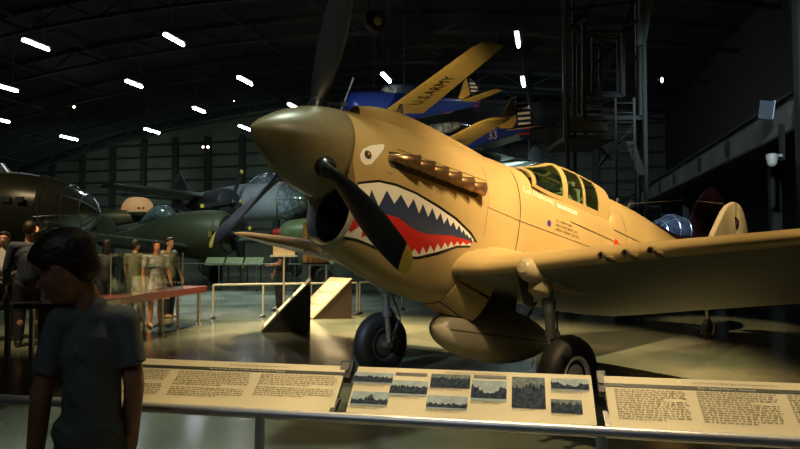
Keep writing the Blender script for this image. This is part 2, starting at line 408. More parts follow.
# grey belly skin beneath wing centre and flaps
# fin, rudder, tailplane
def slab(mb, poly, th, fn):
    n = len(poly); cx = sum(p[0] for p in poly)/n; cz = sum(p[1] for p in poly)/n; rings = []
    for s_, t in ((.94, 1), (.985, .75), (1, .3), (1, -.3), (.985, -.75), (.94, -1)):
        rings.append([fn(cx+(p[0]-cx)*s_, cz+(p[1]-cz)*s_, t*th/2) for p in poly])
    mb.loft(rings)
def smooth_poly(p, k=2):
    for _ in range(k):
        q = []
        for i in range(len(p)):
            a, b = p[i], p[(i+1) % len(p)]; q += [(a[0]*.75+b[0]*.25, a[1]*.75+b[1]*.25), (a[0]*.25+b[0]*.75, a[1]*.25+b[1]*.75)]
        p = q
    return p
vert = lambda x, z, t: (x, t, z)
mb = MB(PM); slab(mb, smooth_poly([(7.5, .45), (7.85, .6), (8.12, 1.0), (8.43, 1.42), (8.6, 1.57), (8.8, 1.67), (8.95, 1.70), (8.95, 1.70), (8.95, .35), (8.95, .35), (8.3, .38)], 0), .09, vert)
part(mb, 'tail_fin', CREAM)
mb = MB(PM); slab(mb, smooth_poly([(8.96, 1.70), (9.1, 1.69), (9.24, 1.62), (9.38, 1.48), (9.5, 1.28), (9.58, 1.0), (9.62, .5), (9.5, .15), (9.25, .08), (8.96, .15)], 0), .07, vert); part(mb, 'rudder', CREAM)
mb = MB(PM)
tri = [(8.86, 1.41), (9.04, 1.37), (8.95, 1.24)]; tin = [(8.86, 1.335), (8.97, 1.33), (8.93, 1.21)]
for i in range(3):
    a, b = tri[i], tri[(i+1) % 3]; mb.bar((a[0], .050, a[1]), (b[0], .050, b[1]), .02, .012, up=(0, 1, 0))
part(mb, 'tail_emblem', BLACK, label='dark triangle outline painted on the tail')
for sgn in (1, -1):
    mb = MB(PM); hor = lambda x, y, t: (x, sgn*y, .33+t)
    slab(mb, smooth_poly([(8.0, .08), (8.15, .9), (8.35, 1.6), (8.6, 1.9), (8.85, 1.92), (8.85, .08)], 1), .08, hor); part(mb, 'tailplane', SAND)
    mb = MB(PM); slab(mb, smooth_poly([(8.87, .12), (8.87, 1.92), (9.15, 1.75), (9.4, 1.1), (9.42, .25)], 1), .05, hor); part(mb, 'elevator', SAND)
mb = MB(PM); mb.tube([(8.45, 0, 1.55), (7.2, 0, 1.30), (5.4, .05, .78)], .006, 5); mb.tube([(5.4, 0, .68), (5.4, .05, .80)], .012, 6); mb.tube([(5.15, 0, .68), (5.15, .0, .80)], .012, 6); part(mb, 'antenna_wire', STEEL)
# tail wheel
mb = MB(PM); mb.tube([(7.9, 0, .0), (8.12, 0, -.3), (8.2, 0, -.50)], .035); mb.tube([(8.2, -.09, -.5), (8.2, -.09, -.68)], .02); mb.tube([(8.2, .09, -.5), (8.2, .09, -.68)], .02); mb.tube([(8.2, -.1, -.5), (8.2, .1, -.5)], .025); mb.tube([(8.2, -.1, -.67), (8.2, .1, -.67)], .02); part(mb, 'tail_wheel_strut', STEEL)
TZ = 0
for z_ in [i*.005 for i in range(-200, -60)]:
    if (PM @ Vector((8.2, 0, z_))).z >= .16: TZ = z_; break
mb = MB(PM); mb.lathe([(.05, -.05), (.13, -.055), (.158, -.03), (.162, 0), (.158, .03), (.13, .055), (.05, .05)], (8.2, 0, TZ), (0, 1, 0), 24); part(mb, 'tail_wheel', RUB)
# main landing gear
def wheel_prof(R, W):
    return [(R*.50, -W*.30), (R*.55, -W*.40), (R*.66, -W*.47), (R*.82, -W*.46), (R*.93, -W*.34), (R*.985, -W*.16), (R, 0), (R*.985, W*.16), (R*.93, W*.34), (R*.82, W*.46), (R*.66, W*.47), (R*.55, W*.40), (R*.50, W*.30)]
for sgn in (1, -1):
    ax = (2.52, sgn*1.27, -1.545); G = sgn*1.12
    mb = MB(PM); mb.lathe([(.0, -.20), (.05, -.19), (.085, -.15), (.105, -.08), (.11, .1), (.10, .5), (.06, .9), (.0, 1.05)], (2.10, G, -.70), (1, 0, -.02), 24)
    mb.lathe([(.10, .06), (.105, -.05), (.09, -.12), (.05, -.15), (0, -.155)], (2.20, G, -.76), (.25, 0, 1), 20); part(mb, 'gear_fairing', mat('fairing_paint', (.42, .34, .2), .35, var=.08))
    mb = MB(PM); mb.tube([(2.30, G, -.80), (2.42, G, -1.22)], .045, 16); mb.lathe([(.056, 0), (.056, .05)], (2.41, G, -1.18), (.27, 0, -.96), 16)
    mb.lathe([(.06, 0), (.065, .06), (.05, .12)], (2.33, G, -.90), (.27, 0, -.96), 16)
    st = part(mb, 'landing_strut', STEEL)
    mb = MB(PM); mb.tube([(2.42, G, -1.22), (2.51, G, -1.52)], .032, 14); mb.tube([(2.51, G-.03*sgn, -1.545), (2.52, ax[1], -1.545)], .04, 14); part(mb, 'oleo_piston', mat('oleo_silver', (.62, .62, .58), .25, .9), st)
    mb = MB(PM); mb.bar((2.46, G, -1.14), (2.60, G, -1.28), .05, .02); mb.bar((2.60, G, -1.28), (2.54, G, -1.50), .05, .02); part(mb, 'torque_link', STEEL, st)
    mb = MB(PM); mb.tube([(2.46, G, -1.0), (2.54, G-.03*sgn, -1.12), (2.60, G-.04*sgn, -1.25), (2.56, G-.03*sgn, -1.38), (2.54, G, -1.50)], .009, 8); part(mb, 'brake_hose', BLACK, st)
    mb = MB(PM); mb.lathe(wheel_prof(.365, .225), ax, (0, 1, 0), 48)
    w = part(mb, 'main_wheel', RUB, angle=60)
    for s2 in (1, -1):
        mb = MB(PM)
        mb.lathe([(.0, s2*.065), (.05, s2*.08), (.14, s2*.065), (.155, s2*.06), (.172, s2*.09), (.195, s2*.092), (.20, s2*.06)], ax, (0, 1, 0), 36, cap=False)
        part(mb, 'wheel_hub', mat('pale_hub', (.80, .76, .64), .4, 0) if s2*sgn > 0 else mat('dark_hub', (.10, .09, .07), .5, .3), w, label='pale wheel hub' if s2*sgn > 0 else None)  # inboard hub face darker than the outboard one
    mb = MB(PM); mb.prism([(2.0, -.72), (2.25, -.78), (2.3, -1.0), (2.15, -.98)], lambda p: (p[0], sgn*.98, p[1]), lambda p: (p[0], sgn*.995, p[1])); part(mb, 'gear_door', OLIVE2)
# cowl flaps under the chin
for k, (a0, a1) in enumerate(((-165, -137), (-135, -107), (-105, -75), (-73, -45), (-43, -15))):
    mb = MB(PM); vs = []
    for th in (0, .012):
        for i in range(7):
            x = 1.98+i*.07; tt = i/6; zt, zb, zm, hw, nu, nl = spl(FUS, 1.98); 
            for j in range(7):
                a = math.radians(a0+(a1-a0)*j/6); c, s_ = math.cos(a), math.sin(a)
                y = (hw+tt*.05+th)*math.copysign(abs(c)**(2/nl), c); z = zm+(zm-zb+.004+tt*.15+th)*-abs(s_)**(2/nl)
                vs.append((x, y, z))
    fs = []
    for i in range(6):
        for j in range(6): q = i*7+j; fs += [(q, q+1, q+8, q+7), (49+q+7, 49+q+8, 49+q+1, 49+q)]
    bd = list(range(7))+[i*7+6 for i in range(1, 7)]+[42+j for j in range(5, -1, -1)]+[i*7 for i in range(5, 0, -1)]
    for i in range(len(bd)): a, b_ = bd[i], bd[(i+1) % len(bd)]; fs.append((a, b_, b_+49, a+49))
    mb.add(vs, fs); part(mb, 'cowl_flap', SAND)
# drop tank
mb = MB(PM)
mb.lathe([(.30*math.sqrt(max(0, 1-abs(2*t-1+.0)**(2.0 if t < .5 else 2.0)))*(1 if t < .45 else 1-.32*((t-.45)/.55)**2), -.93+1.9*t) for t in [i/36 for i in range(37)]], (3.0, 0, -1.26), (1, 0, .03), 40)
dt = part(mb, 'drop_tank', mat('tank_paint', (.27, .245, .17), .38, var=.08), label='grey teardrop fuel tank under the belly')
mb = MB(PM)
mb.tube([(3.0+.96*math.cos(a), .0, -1.26) for a in (0, .1)], .001)
rr = []
for i in range(2, 35):
    t = i/36; r = .30*math.sqrt(max(0, 1-abs(2*t-1)**2))*(1 if t < .45 else 1-.32*((t-.45)/.55)**2)+.002; h = -.93+1.9*t
    rr += [(3.0+h, r, -1.26+h*.03+.006), (3.0+h, r, -1.26+h*.03-.006)]
mb.grid(rr, 33, 2, closed=False); mb.grid([(x, -y, z) for x, y, z in rr], 33, 2, closed=False)
part(mb, 'tank_seam', SEAM, dt)
mb = MB(PM)
for x, y in ((2.6, .13), (2.6, -.13), (3.35, .13), (3.35, -.13)): mb.tube([(x, y*2, -.78), (x, y, -1.03)], .014, 8)
mb.box((2.95, 0, -.9), (.6, .09, .14)); part(mb, 'tank_brace', GUNM)
# painted marks on both flanks
SHARK = {'outline': [[(0.564, -0.299), (0.644, -0.25), (0.824, -0.185), (0.998, -0.169), (1.216, -0.183), (1.482, -0.23), (1.739, -0.292), (1.956, -0.381), (2.101, -0.49), (1.821, -0.554), (1.621, -0.659), (1.43, -0.734), (1.307, -0.753), (1.106, -0.752), (0.924, -0.719), (0.81, -0.705), (0.692, -0.705), (0.635, -0.617), (0.591, -0.448)]], 'white': [[(0.569, -0.318), (0.649, -0.269), (0.828, -0.205), (1.002, -0.192), (1.22, -0.206), (1.472, -0.254), (1.72, -0.315), (1.928, -0.398), (2.061, -0.482), (1.812, -0.533), (1.607, -0.63), (1.417, -0.71), (1.294, -0.73), (1.091, -0.727), (0.91, -0.697), (0.794, -0.68), (0.68, -0.683), (0.646, -0.614), (0.595, -0.447)]], 'dark': [[(0.593, -0.358), (0.669, -0.449), (0.673, -0.317), (0.76, -0.428), (0.771, -0.282), (0.874, -0.396), (0.917, -0.25), (1.017, -0.341), (1.066, -0.248), (1.168, -0.34), (1.207, -0.25), (1.293, -0.359), (1.316, -0.267), (1.4, -0.365), (1.427, -0.277), (1.503, -0.369), (1.532, -0.296), (1.593, -0.382), (1.622, -0.319), (1.676, -0.386), (1.704, -0.339), (1.758, -0.401), (1.779, -0.351), (1.828, -0.413), (1.841, -0.378), (1.887, -0.426), (1.897, -0.405), (1.941, -0.442), (1.95, -0.417), (1.987, -0.46), (2.0, -0.441), (2.038, -0.475), (2.047, -0.48), (1.99, -0.487), (1.996, -0.486), (1.953, -0.476), (1.923, -0.503), (1.873, -0.481), (1.846, -0.524), (1.798, -0.495), (1.779, -0.544), (1.725, -0.51), (1.708, -0.57), (1.655, -0.529), (1.639, -0.6), (1.577, -0.559), (1.567, -0.639), (1.501, -0.588), (1.494, -0.668), (1.428, -0.616), (1.422, -0.694), (1.353, -0.649), (1.326, -0.702), (1.268, -0.681), (1.234, -0.716), (1.167, -0.686), (1.135, -0.718), (1.064, -0.68), (1.031, -0.707), (0.964, -0.663), (0.948, -0.693), (0.869, -0.623), (0.824, -0.661), (0.783, -0.56), (0.715, -0.644), (0.675, -0.628), (0.622, -0.52)]], 'red': [[(0.622, -0.52), (0.688, -0.495), (0.826, -0.469), (0.987, -0.44), (1.091, -0.443), (1.209, -0.48), (1.328, -0.507), (1.441, -0.508), (1.551, -0.489), (1.724, -0.461), (1.914, -0.459), (2.035, -0.476), (1.996, -0.486), (1.953, -0.476), (1.923, -0.503), (1.873, -0.481), (1.846, -0.524), (1.798, -0.495), (1.779, -0.544), (1.725, -0.51), (1.708, -0.57), (1.655, -0.529), (1.639, -0.6), (1.577, -0.559), (1.567, -0.639), (1.501, -0.588), (1.494, -0.668), (1.428, -0.616), (1.422, -0.694), (1.353, -0.649), (1.326, -0.702), (1.268, -0.681), (1.234, -0.716), (1.167, -0.686), (1.135, -0.718), (1.064, -0.68), (1.031, -0.707), (0.964, -0.663), (0.948, -0.693), (0.869, -0.623), (0.824, -0.661), (0.783, -0.56), (0.715, -0.644)]], 'eye': [[(0.848, 0.138), (0.868, 0.129), (0.857, 0.093), (0.792, 0.0), (0.735, -0.076), (0.677, -0.102), (0.631, -0.08), (0.617, -0.031), (0.643, 0.026), (0.718, 0.08)]], 'pupil': (0.693, -0.008)}
for sgn in (1, -1):
    for nm, eps, m in (('outline', .004, BLACK), ('white', .0055, WHITE), ('dark', .007, NAVY), ('red', .0085, RED)):
        mb = MB(PM)
        for poly in SHARK[nm]: decal(mb, poly, eps, .025, sgn)
        part(mb, 'shark_mouth_'+{'outline': 'outline', 'white': 'teeth', 'dark': 'gullet', 'red': 'tongue'}[nm], m, normals=False, smooth=True)
    mb = MB(PM); decal(mb, SHARK['eye'][0], .005, .02, sgn); e_ = part(mb, 'shark_eye', WHITE, normals=False)
    cx, cz = SHARK['pupil']
    mb = MB(PM); decal(mb, [(cx+.036*math.cos(a), cz+.036*math.sin(a)) for a in [2*PI*k/16 for k in range(16)]], .008, .02, sgn); part(mb, 'pupil', SEAM, e_, normals=False, label='dark round pupil')
    mb = MB(PM); decal(mb, [(cx+.008+.012*math.cos(a), cz+.008+.012*math.sin(a)) for a in [2*PI*k/10 for k in range(10)]], .011, .02, sgn); part(mb, 'pupil_dot', mat('iris', (.5, .25, .1), .4), e_, normals=False)
# teeth painted along the top of the intake
mb = MB(PM)
for k in range(5):
    y = -.22+.11*k; zc = IC+IH*math.sqrt(max(0, 1-(y/IW)**2))
    mb.add([(.645, y-.045, zc+.05), (.645, y+.045, zc+.05), (.66, y, zc-.06)], [(0, 1, 2)])
part(mb, 'intake_teeth', WHITE, normals=False)
# name band, blue disc, stencils, red lozenge
def txt_side(mb, s_, size, x0, z0, slope, eps, sgn=1):
    q = MB(); q.text(s_, size, Matrix(), 'LEFT', 0)
    mb.add([on_side(x0+v.x*math.cos(slope)-v.y*math.sin(slope), z0+v.x*math.sin(slope)+v.y*math.cos(slope), eps, sgn) for v in q.v], q.f)
mb = MB(PM); txt_side(mb, 'Col. Holloway', .092, 2.68, .235, -.02, .004); part(mb, 'pilot_name', WHITE, normals=False, label='white lettering below the windshield')
for k in range(6):
    x = 3.27+k*.065; mb = MB(PM); decal(mb, [(x, .185), (x+.052, .185), (x+.052, .228), (x, .228)], .004, .03); fl = part(mb, 'victory_flag', WHITE, normals=False)
    mb = MB(PM); decal(mb, [(x+.025+.009*math.cos(a), .2065+.009*math.sin(a)) for a in [2*PI*j/8 for j in range(8)]], .006, .03); part(mb, 'flag_disc', RED, fl, normals=False)
mb = MB(PM); decal(mb, [(3.10+.034*math.cos(a), -.03+.034*math.sin(a)) for a in [2*PI*j/16 for j in range(16)]], .004, .03); part(mb, 'blue_disc', mat('purple_blue', (.06, .03, .25), .4), normals=False)
mb = MB(PM)
for i, ln in enumerate(('U.S. ARMY P-40E', 'AIR CORPS SERIAL NO.', 'CREW WEIGHT 200 LBS')): txt_side(mb, ln, .042, 3.22, .03-i*.048, 0, .004)
part(mb, 'stencil_text', SEAM, normals=False)
mb = MB(PM); decal(mb, [(4.40, .0), (4.46, .09), (4.52, .08), (4.54, -.02), (4.50, -.07), (4.43, -.06)], .005, .03); part(mb, 'red_marking', mat('bright_red', (.75, .04, .02), .4), normals=False)

# ================================================================ the hangar
HD = Vector((.236, .972, 0)).normalized(); HL = Vector((HD.y, -HD.x, 0))     # long axis and cross axis of the hangar
HM = Matrix(((HL.x, HD.x, 0, 0), (HL.y, HD.y, 0, 0), (0, 0, 1, 0), (0, 0, 0, 1)))
U0, U1, V0, V1, UC = -76, 12.5, -12, 74, -22
def vault(u): return 20 - (u-UC)**2/330
FLOOR = mat('polished_floor', (.12, .155, .105), .19, 0, scale=.7, col2=(.27, .27, .185), rvar=.07, spec=.75, bump=.05, bscale=1.5, coat=.25)
MATS['polished_floor'].node_tree.nodes['Principled BSDF'].inputs['Coat Roughness'].default_value = .12
mb = MB(HM); mb.box(((U0+U1)/2, (V0+V1)/2, -.1), (U1-U0, V1-V0, .2)); mb.build('floor', FLOOR, kind='structure')
def wallmat():
    m = mat('corrugated_wall', (.085, .095, .075), .6, .1, var=.2, scale=.3)
    nt = m.node_tree; b = nt.nodes['Principled BSDF']; tc = [n for n in nt.nodes if n.type == 'TEX_COORD'][0]
    wv = nt.nodes.new('ShaderNodeTexWave'); wv.bands_direction = 'X'; wv.inputs['Scale'].default_value = 1.6
    bp = nt.nodes.new('ShaderNodeBump'); bp.inputs['Strength'].default_value = .5; bp.inputs['Distance'].default_value = .05
    nt.links.new(tc.outputs['Object'], wv.inputs['Vector']); nt.links.new(wv.outputs['Color'], bp.inputs['Height']); nt.links.new(bp.outputs['Normal'], b.inputs['Normal'])
    return m
WALL = wallmat(); DSTEEL = mat('dark_steel', (.03, .034, .033), .55, .3); CEIL = mat('dark_ceiling', (.010, .011, .010), .8, var=.3, scale=.2)
BEAMM = mat('grey_green_steel', (.17, .20, .175), .5, .2, var=.3, scale=.6)
mb = MB(HM); mb.box(((U0+U1)/2, V1+.15, 10), (U1-U0, .3, 20.4)); mb.build('wall_back', WALL, kind='structure')
mb = MB(HM); mb.box((U0-.15, (V0+V1)/2, 5.6), (.3, V1-V0, 11.2)); mb.build('wall_left', WALL, kind='structure')
mb = MB(HM); mb.box((U1+.15, (V0+V1)/2, 8.2), (.3, V1-V0, 16.4)); mb.build('wall_right', DSTEEL, kind='structure')
mb = MB(HM); mb.box(((U0+U1)/2, V0-.15, 10), (U1-U0, .3, 20.4)); mb.build('wall_front', DSTEEL, kind='structure')
mb = MB(HM); rings = []
for g in (0, .25): rings.append([(U0+(U1-U0)*i/40, V0, vault(U0+(U1-U0)*i/40)+g) for i in range(41)])
n = 41; vs = []
for v_ in (V0, V1):
    for g in (0, .25): vs += [(U0+(U1-U0)*i/40, v_, vault(U0+(U1-U0)*i/40)+g) for i in range(41)]
fs = []
for i in range(40): fs += [(i, i+1, 82+i+1, 82+i), (41+i, 123+i, 123+i+1, 41+i+1), (i, 41+i, 41+i+1, i+1), (82+i, 82+i+1, 123+i+1, 123+i)]
fs += [(0, 82, 123, 41), (40, 81, 163, 122)]
mb.add(vs, fs); mb.build('ceiling', CEIL, kind='structure')
tn = 1
for v_ in (14, 22, 30, 38, 46, 54, 62, 70):
    mb = MB(HM)
    for g, w_ in ((-.15, .3), (-1.6, .25)):
        P = [(U0+(U1-U0)*i/30, v_, vault(U0+(U1-U0)*i/30)+g) for i in range(31)]
        for a, b in zip(P, P[1:]): mb.bar(a, b, w_)
    P = [(U0+(U1-U0)*i/30, v_, vault(U0+(U1-U0)*i/30)-.15-(1.45 if i % 2 else 0)) for i in range(31)]
    for a, b in zip(P, P[1:]): mb.bar(a, b, .12)
    mb.build('trim_%d' % tn, mat('truss_steel', (.022, .027, .026), .7), kind='structure'); tn += 1
mb = MB(HM)
for i in range(1, 12):
    u = U0+(U1-U0)*i/12; mb.bar((u, V0, vault(u)-.3), (u, V1, vault(u)-.3), .18)
mb.build('trim_%d' % tn, mat('truss_steel', (.1, .1, .1)), kind='structure'); tn += 1
mb = MB(HM)
for i in range(18):
    u = -73.4+i*4.9; mb.box((u, V1-.35, 8), (.75, .5, 16))
mb.build('trim_%d' % tn, DSTEEL, kind='structure'); tn += 1
mb = MB(HM)
for i in range(9): mb.box(((U0+U1)/2, V1-.1, 2.2+i*1.65), (U1-U0, .12, .28))
mb.build('trim_%d' % tn, DSTEEL, kind='structure'); tn += 1

# raised walkway along the right wall
wk = empty('walkway', HM @ Vector((9.5, 40, 0)), 'steel walkway beam running back along the dark right wall above the fighter', 'walkway')
mb = MB(HM); mb.box((7.25, 38, 5.53), (.25, 64, 1.05))
mb.build('girder', BEAMM, wk)
mb = MB(HM); mb.box((7.2, 38, 4.96), (.5, 64, .08)); mb.box((7.2, 38, 6.08), (.5, 64, .06)); mb.build('flange', DSTEEL, wk)
mb = MB(HM); mb.box((9.9, 38, 6.0), (5.0, 64, .12)); mb.build('deck', DSTEEL, wk)
for v_ in (44.5, 39.5, 33.0, 28.0):
    mb = MB(HM); mb.lathe([(0, -.02), (.34, -.02), (.36, .0), (.36, .03), (.0, .03)], (7.10, v_, 5.53), (1, 0, 0), 24); mb.build('round_cover', DARKIN, wk, smooth=True)
for v_ in (18, 26, 34, 42, 50, 58, 66):
    mb = MB(HM); mb.box((8.2, v_, 2.5), (.35, .35, 5)); mb.build('column', DSTEEL, wk)
mb = MB(HM); mb.box((7.3, 21.3, 3.1), (.5, .5, 6.2)) if False else None
st = empty('support_column', HM @ Vector((6.8, 19.2, 0)), 'dark steel column rising past the walkway at the right edge', 'column')
mb = MB(HM); mb.box((6.8, 19.2, 7), (.3, .4, 14)); mb.build('shaft', DSTEEL, st)
mb = MB(HM); mb.box((6.8, 19.2, .15), (.6, .6, .3)); mb.build('base_plate', DSTEEL, st)
# small pale panel and dome camera
pb = at(766, 110, 19.5)
mb = MB(); mb.box(pb, (.40, .06, .58), Matrix.Rotation(-.25, 4, 'Z') @ Matrix.Rotation(.15, 4, 'Y'))
t = empty('junction_panel', pb-Vector((0, 0, .3)), 'pale angular panel fixed to the walkway girder near the right edge', 'panel')
mb.build('face', mat('pale_blue_sheet', (.10, .13, .17), .35, .3), t); mb = MB(); mb.box(pb+Vector((.22, -.02, 0)), (.03, .08, .6), Matrix.Rotation(.15, 4, 'Y')); mb.build('bright_edge', mat('white_edge', (.8, .85, .95), .3), t)
mb = MB(); mb.box(pb+Vector((.1, .35, .1)), (.08, .7, .08)); mb.build('bracket', DSTEEL, t)
c0 = at(772, 160, 18.5)
t = empty('security_camera', c0-Vector((0, 0, .2)), 'small white dome camera hanging under the walkway', 'camera')
mb = MB(); mb.ell(c0-Vector((0, 0, .05)), (.14, .14, .16)); mb.build('dome', mat('white_plastic', (.6, .62, .58), .4), t, smooth=True)
mb = MB(); mb.lathe([(.16, 0), (.16, .16), (.08, .2)], c0+Vector((0, 0, .0)), (0, 0, 1), 20); mb.bar(c0+Vector((0, 0, .15)), c0+Vector((.35, .1, .15)), .08); mb.build('housing', mat('white_plastic', (.6, .6, .6)), t, smooth=True)
mb = MB(); mb.box(c0+Vector((.4, .15, .55)), (.12, .12, 1.1)); mb.build('bracket', DSTEEL, t)

# steel tower with ladder
TWY = 21
tw = empty('access_tower', ground(604, 292, 0)*1.0 + Vector((0, 0, 0)), 'tall dark steel tower of nested frames beside the silver ladder', 'tower')
tw.location = (at(604, 100, TWY+1).x, TWY+1, 0)
TSTEEL = mat('tower_steel', (.085, .10, .10), .5, .3)
def rect(x0, y0, x1, y1, Y, w_):
    m_ = MB(); c_ = [at(x0, y0, Y), at(x1, y0, Y), at(x1, y1, Y), at(x0, y1, Y)]
    for i in range(4): m_.bar(c_[i], c_[(i+1) % 4], w_)
    return m_
for (a, b, c_, d, Y, w_) in ((584, 22, 641, 118, 20.2, .14), (588, 32, 623, 96, 21, .12), (593, 38, 618, 93, 21.8, .1), (578, 46, 600, 112, 22.6, .1)):
    rect(a, b, c_, d, Y, w_).build('frame', TSTEEL, tw)
mb = MB()
for px, Y in ((566, 20), (643, 20), (573, 23), (636, 23)): mb = MB(); mb.bar(at(px, -30, Y), (at(px, 0, Y).x, Y, 0), .11); mb.build('mast', TSTEEL, tw)
for a, b in (((560, 20), (640, 60)), ((640, 18), (590, 70)), ((570, 118), (612, 160)), ((640, 118), (600, 165)), ((565, 10), (650, 0)), ((600, -5), (560, 40))): mb = MB(); mb.bar(at(*a, 22.5), at(*b, 22.5), .09); mb.build('brace', DSTEEL, tw)
mb = MB(); a, b = at(566, 137, 20), at(616, 137, 20); mb.box(((a.x+b.x)/2, 21.4, a.z), (b.x-a.x, 2.8, .14)); mb.build('platform', TSTEEL, tw)
mb = MB(); a, b = at(568, 118, 20.5), at(606, 132, 20.5); mb.box(((a.x+b.x)/2, 20.5, (a.z+b.z)/2), (b.x-a.x, .3, a.z-b.z)); mb.build('machine_housing', mat('housing_paint', (.13, .14, .11), .5), tw)
mb = MB(); a = at(646, 5, 20); mb.add([at(638, 45, 20), at(646, 45, 20.0), at(653, 0, 20), at(650, -12, 20), at(640, -12, 20.0)]+[p+Vector((0, .12, 0)) for p in (at(638, 45, 20), at(646, 45, 20), at(653, 0, 20), at(650, -12, 20), at(640, -12, 20))], [(0, 1, 2, 3, 4), (9, 8, 7, 6, 5)]+[(i, (i+1) % 5, 5+(i+1) % 5, 5+i) for i in range(5)]); mb.build('side_plate', mat('side_sheet', (.12, .15, .15), .5), tw)
mb = MB(); mb.bar(at(562, -20, 20.1), at(564.5, 144, 20.1), .05); mb.build('bright_pole', mat('bright_pole', (.35, .4, .45), .3, .8), tw)
# ladder
ld = empty('ladder', (at(625, 200, 18.5).x, 18.5, 0), 'tall silver ladder standing upright behind the fighter canopy', 'ladder')
LAD = mat('ladder_alloy', (.22, .25, .24), .4, .5)
Lx0, Lx1, Lz1 = at(615.5, 100, 18.5).x, at(634, 100, 18.5).x, at(625, 98, 18.5).z
for x in (Lx0, Lx1): mb = MB(); mb.box((x, 18.5, Lz1/2), (.06, .04, Lz1)); mb.build('rail', LAD, ld)
for i in range(20):
    mb = MB(); mb.tube([(Lx0, 18.5, .3+i*.29), (Lx1, 18.5, .3+i*.29)], .018, 8); 
    if .3+i*.29 < Lz1: mb.build('rung', LAD, ld)
mb = MB(); mb.bar(at(630, 142, 18.8), at(642, 174, 19.6), .22, .1); t = mb.build('strut', mat('pale_strut', (.3, .3, .24), .5), tw, label='pale slanting strut beside the ladder')

# ceiling lamps
LAMP = mat('lamp_tube', (1, 1, 1), .5, emit=(.86, .93, 1.0), estr=26)
LH = mat('lamp_housing', (.08, .08, .08), .5)
lamps = [(36, 45, 1.5, 13.2, 'long lamp highest in the far left rows of the dark ceiling'), (174, 40, 1.5, 13.2, 'bright ceiling lamp right of the far left one, high above the olive planes'), (6, 88, 1.6, 13.2, 'ceiling lamp cut by the left edge of the picture'), (134, 84, 1.4, 13.2, 'ceiling lamp between the two high left lamps and the back wall'),
 (245, 81, 1.6, 13.2, 'ceiling lamp above and left of the spinner tip'), (199, 110, 1.4, 13.2, 'ceiling lamp left of and lower than the one above the spinner'), (69, 138, 1.9, 13.2, 'small far ceiling lamp low on the left by the back wall'), (152, 131, 1.9, 13.2, 'small far ceiling lamp above the middle of the back wall'),
 (294, 107, 1.8, 13.2, 'ceiling lamp showing just above the curve of the spinner'), (245, 128, 1.9, 13.2, 'ceiling lamp touching the tip of the spinner'), (386, 78, 1.7, 13.2, 'ceiling lamp just above the nose of the upper blue trainer'),
 (517.5, 40, 1.9, 13.2, 'ceiling lamp beside the upper yellow wing tip'), (523, 82, 1.8, 13.2, 'ceiling lamp above the tail of the lower blue trainer'), (528, 110, 1.6, 13.2, 'ceiling lamp right behind the striped rudder of the lower trainer'), (530, 130, 1.4, 13.2, 'ceiling lamp lowest in the right row, at the tailplane of the lower trainer'), (0, 120, 1.6, 13.2, 'dim ceiling lamp at the left edge, below the cut off lamp'),
 (20, -40, 1.6, 13.2, None), (300, -60, 1.6, 13.2, None), (200, -110, 1.6, 13.2, None), (90, -150, 1.6, 13.2, None)]
for i, (px, py, ln, z, lab) in enumerate(lamps):
    p = ground(px, py, z)
    if lab is None: continue
    t = empty('ceiling_lamp', p, lab, 'lamp', 'long lamps hanging in rows under the hangar roof')
    k = max(1.0, p.y/36)
    mb = MB(); D = HD*ln*.62
    mb.tube([p-D, p+D], .085*min(1.3, k), 10); mb.build('tube', LAMP, t, smooth=True)
    mb = MB(); mb.bar(p-D+Vector((0, 0, .16)), p+D+Vector((0, 0, .16)), .3, .08); mb.build('reflector', LH, t)
    vz = vault((HM.inverted() @ p).x)
    for s_ in (-.6, .6): mb = MB(); mb.bar(p+D*s_+Vector((0, 0, .2)), Vector((p.x+D.x*s_, p.y+D.y*s_, vz)), .03); mb.build('hanging_rod', LH, t)
for (px, py, r_, lab, colr) in ((74, 107, .11, 'small warm spotlight glowing on the dark ceiling left', (1, .75, .4)), (56, 70, .07, 'tiny pinkish spotlight between the left ceiling lamps', (1, .8, .8)), (203, 147, .10, 'left one of two small warm lights on the back wall', (1, .8, .6)), (208, 147, .12, 'right one of two small warm lights on the back wall', (1, .8, .6)), (234, 101, .05, 'faint small light left of the spinner near the ceiling', (.8, .9, 1)), (35, 229, .07, 'orange glowing light beside the head of the tall man in navy', (1, .35, .08)), (48, 234, .05, 'smaller orange light between the tall man and the boy', (1, .35, .08)), (662, 80, .045, 'small cold light on the dark wall above the walkway', (.7, .8, 1))):
    p = at(px, py, 24 if px > 600 else (13 if colr[2] < .2 else 60))
    t = empty('spotlight', p-Vector((0, 0, r_)), lab, 'spotlight')
    if colr[2] < .2: bb = MB(); bb.bar(p+Vector((0, .3, 0)), (p.x, p.y+.3, 0), .05); bb.build('pole', LH, t)
    mb = MB(); mb.ell(p, (r_, r_, r_*(2.5 if px > 600 else 1)), 10); mb.build('bulb', mat('bulb_%d' % px, colr, emit=colr, estr=12 if colr[2] > .2 else 1.0), t, smooth=True)
    mb = MB(); mb.lathe([(r_*1.2, 0), (r_*1.2, .3), (.05, .35)], p+Vector((0, .02, 0)), (0, 1, .3), 12, cap=False); mb.build('housing', LH, t)

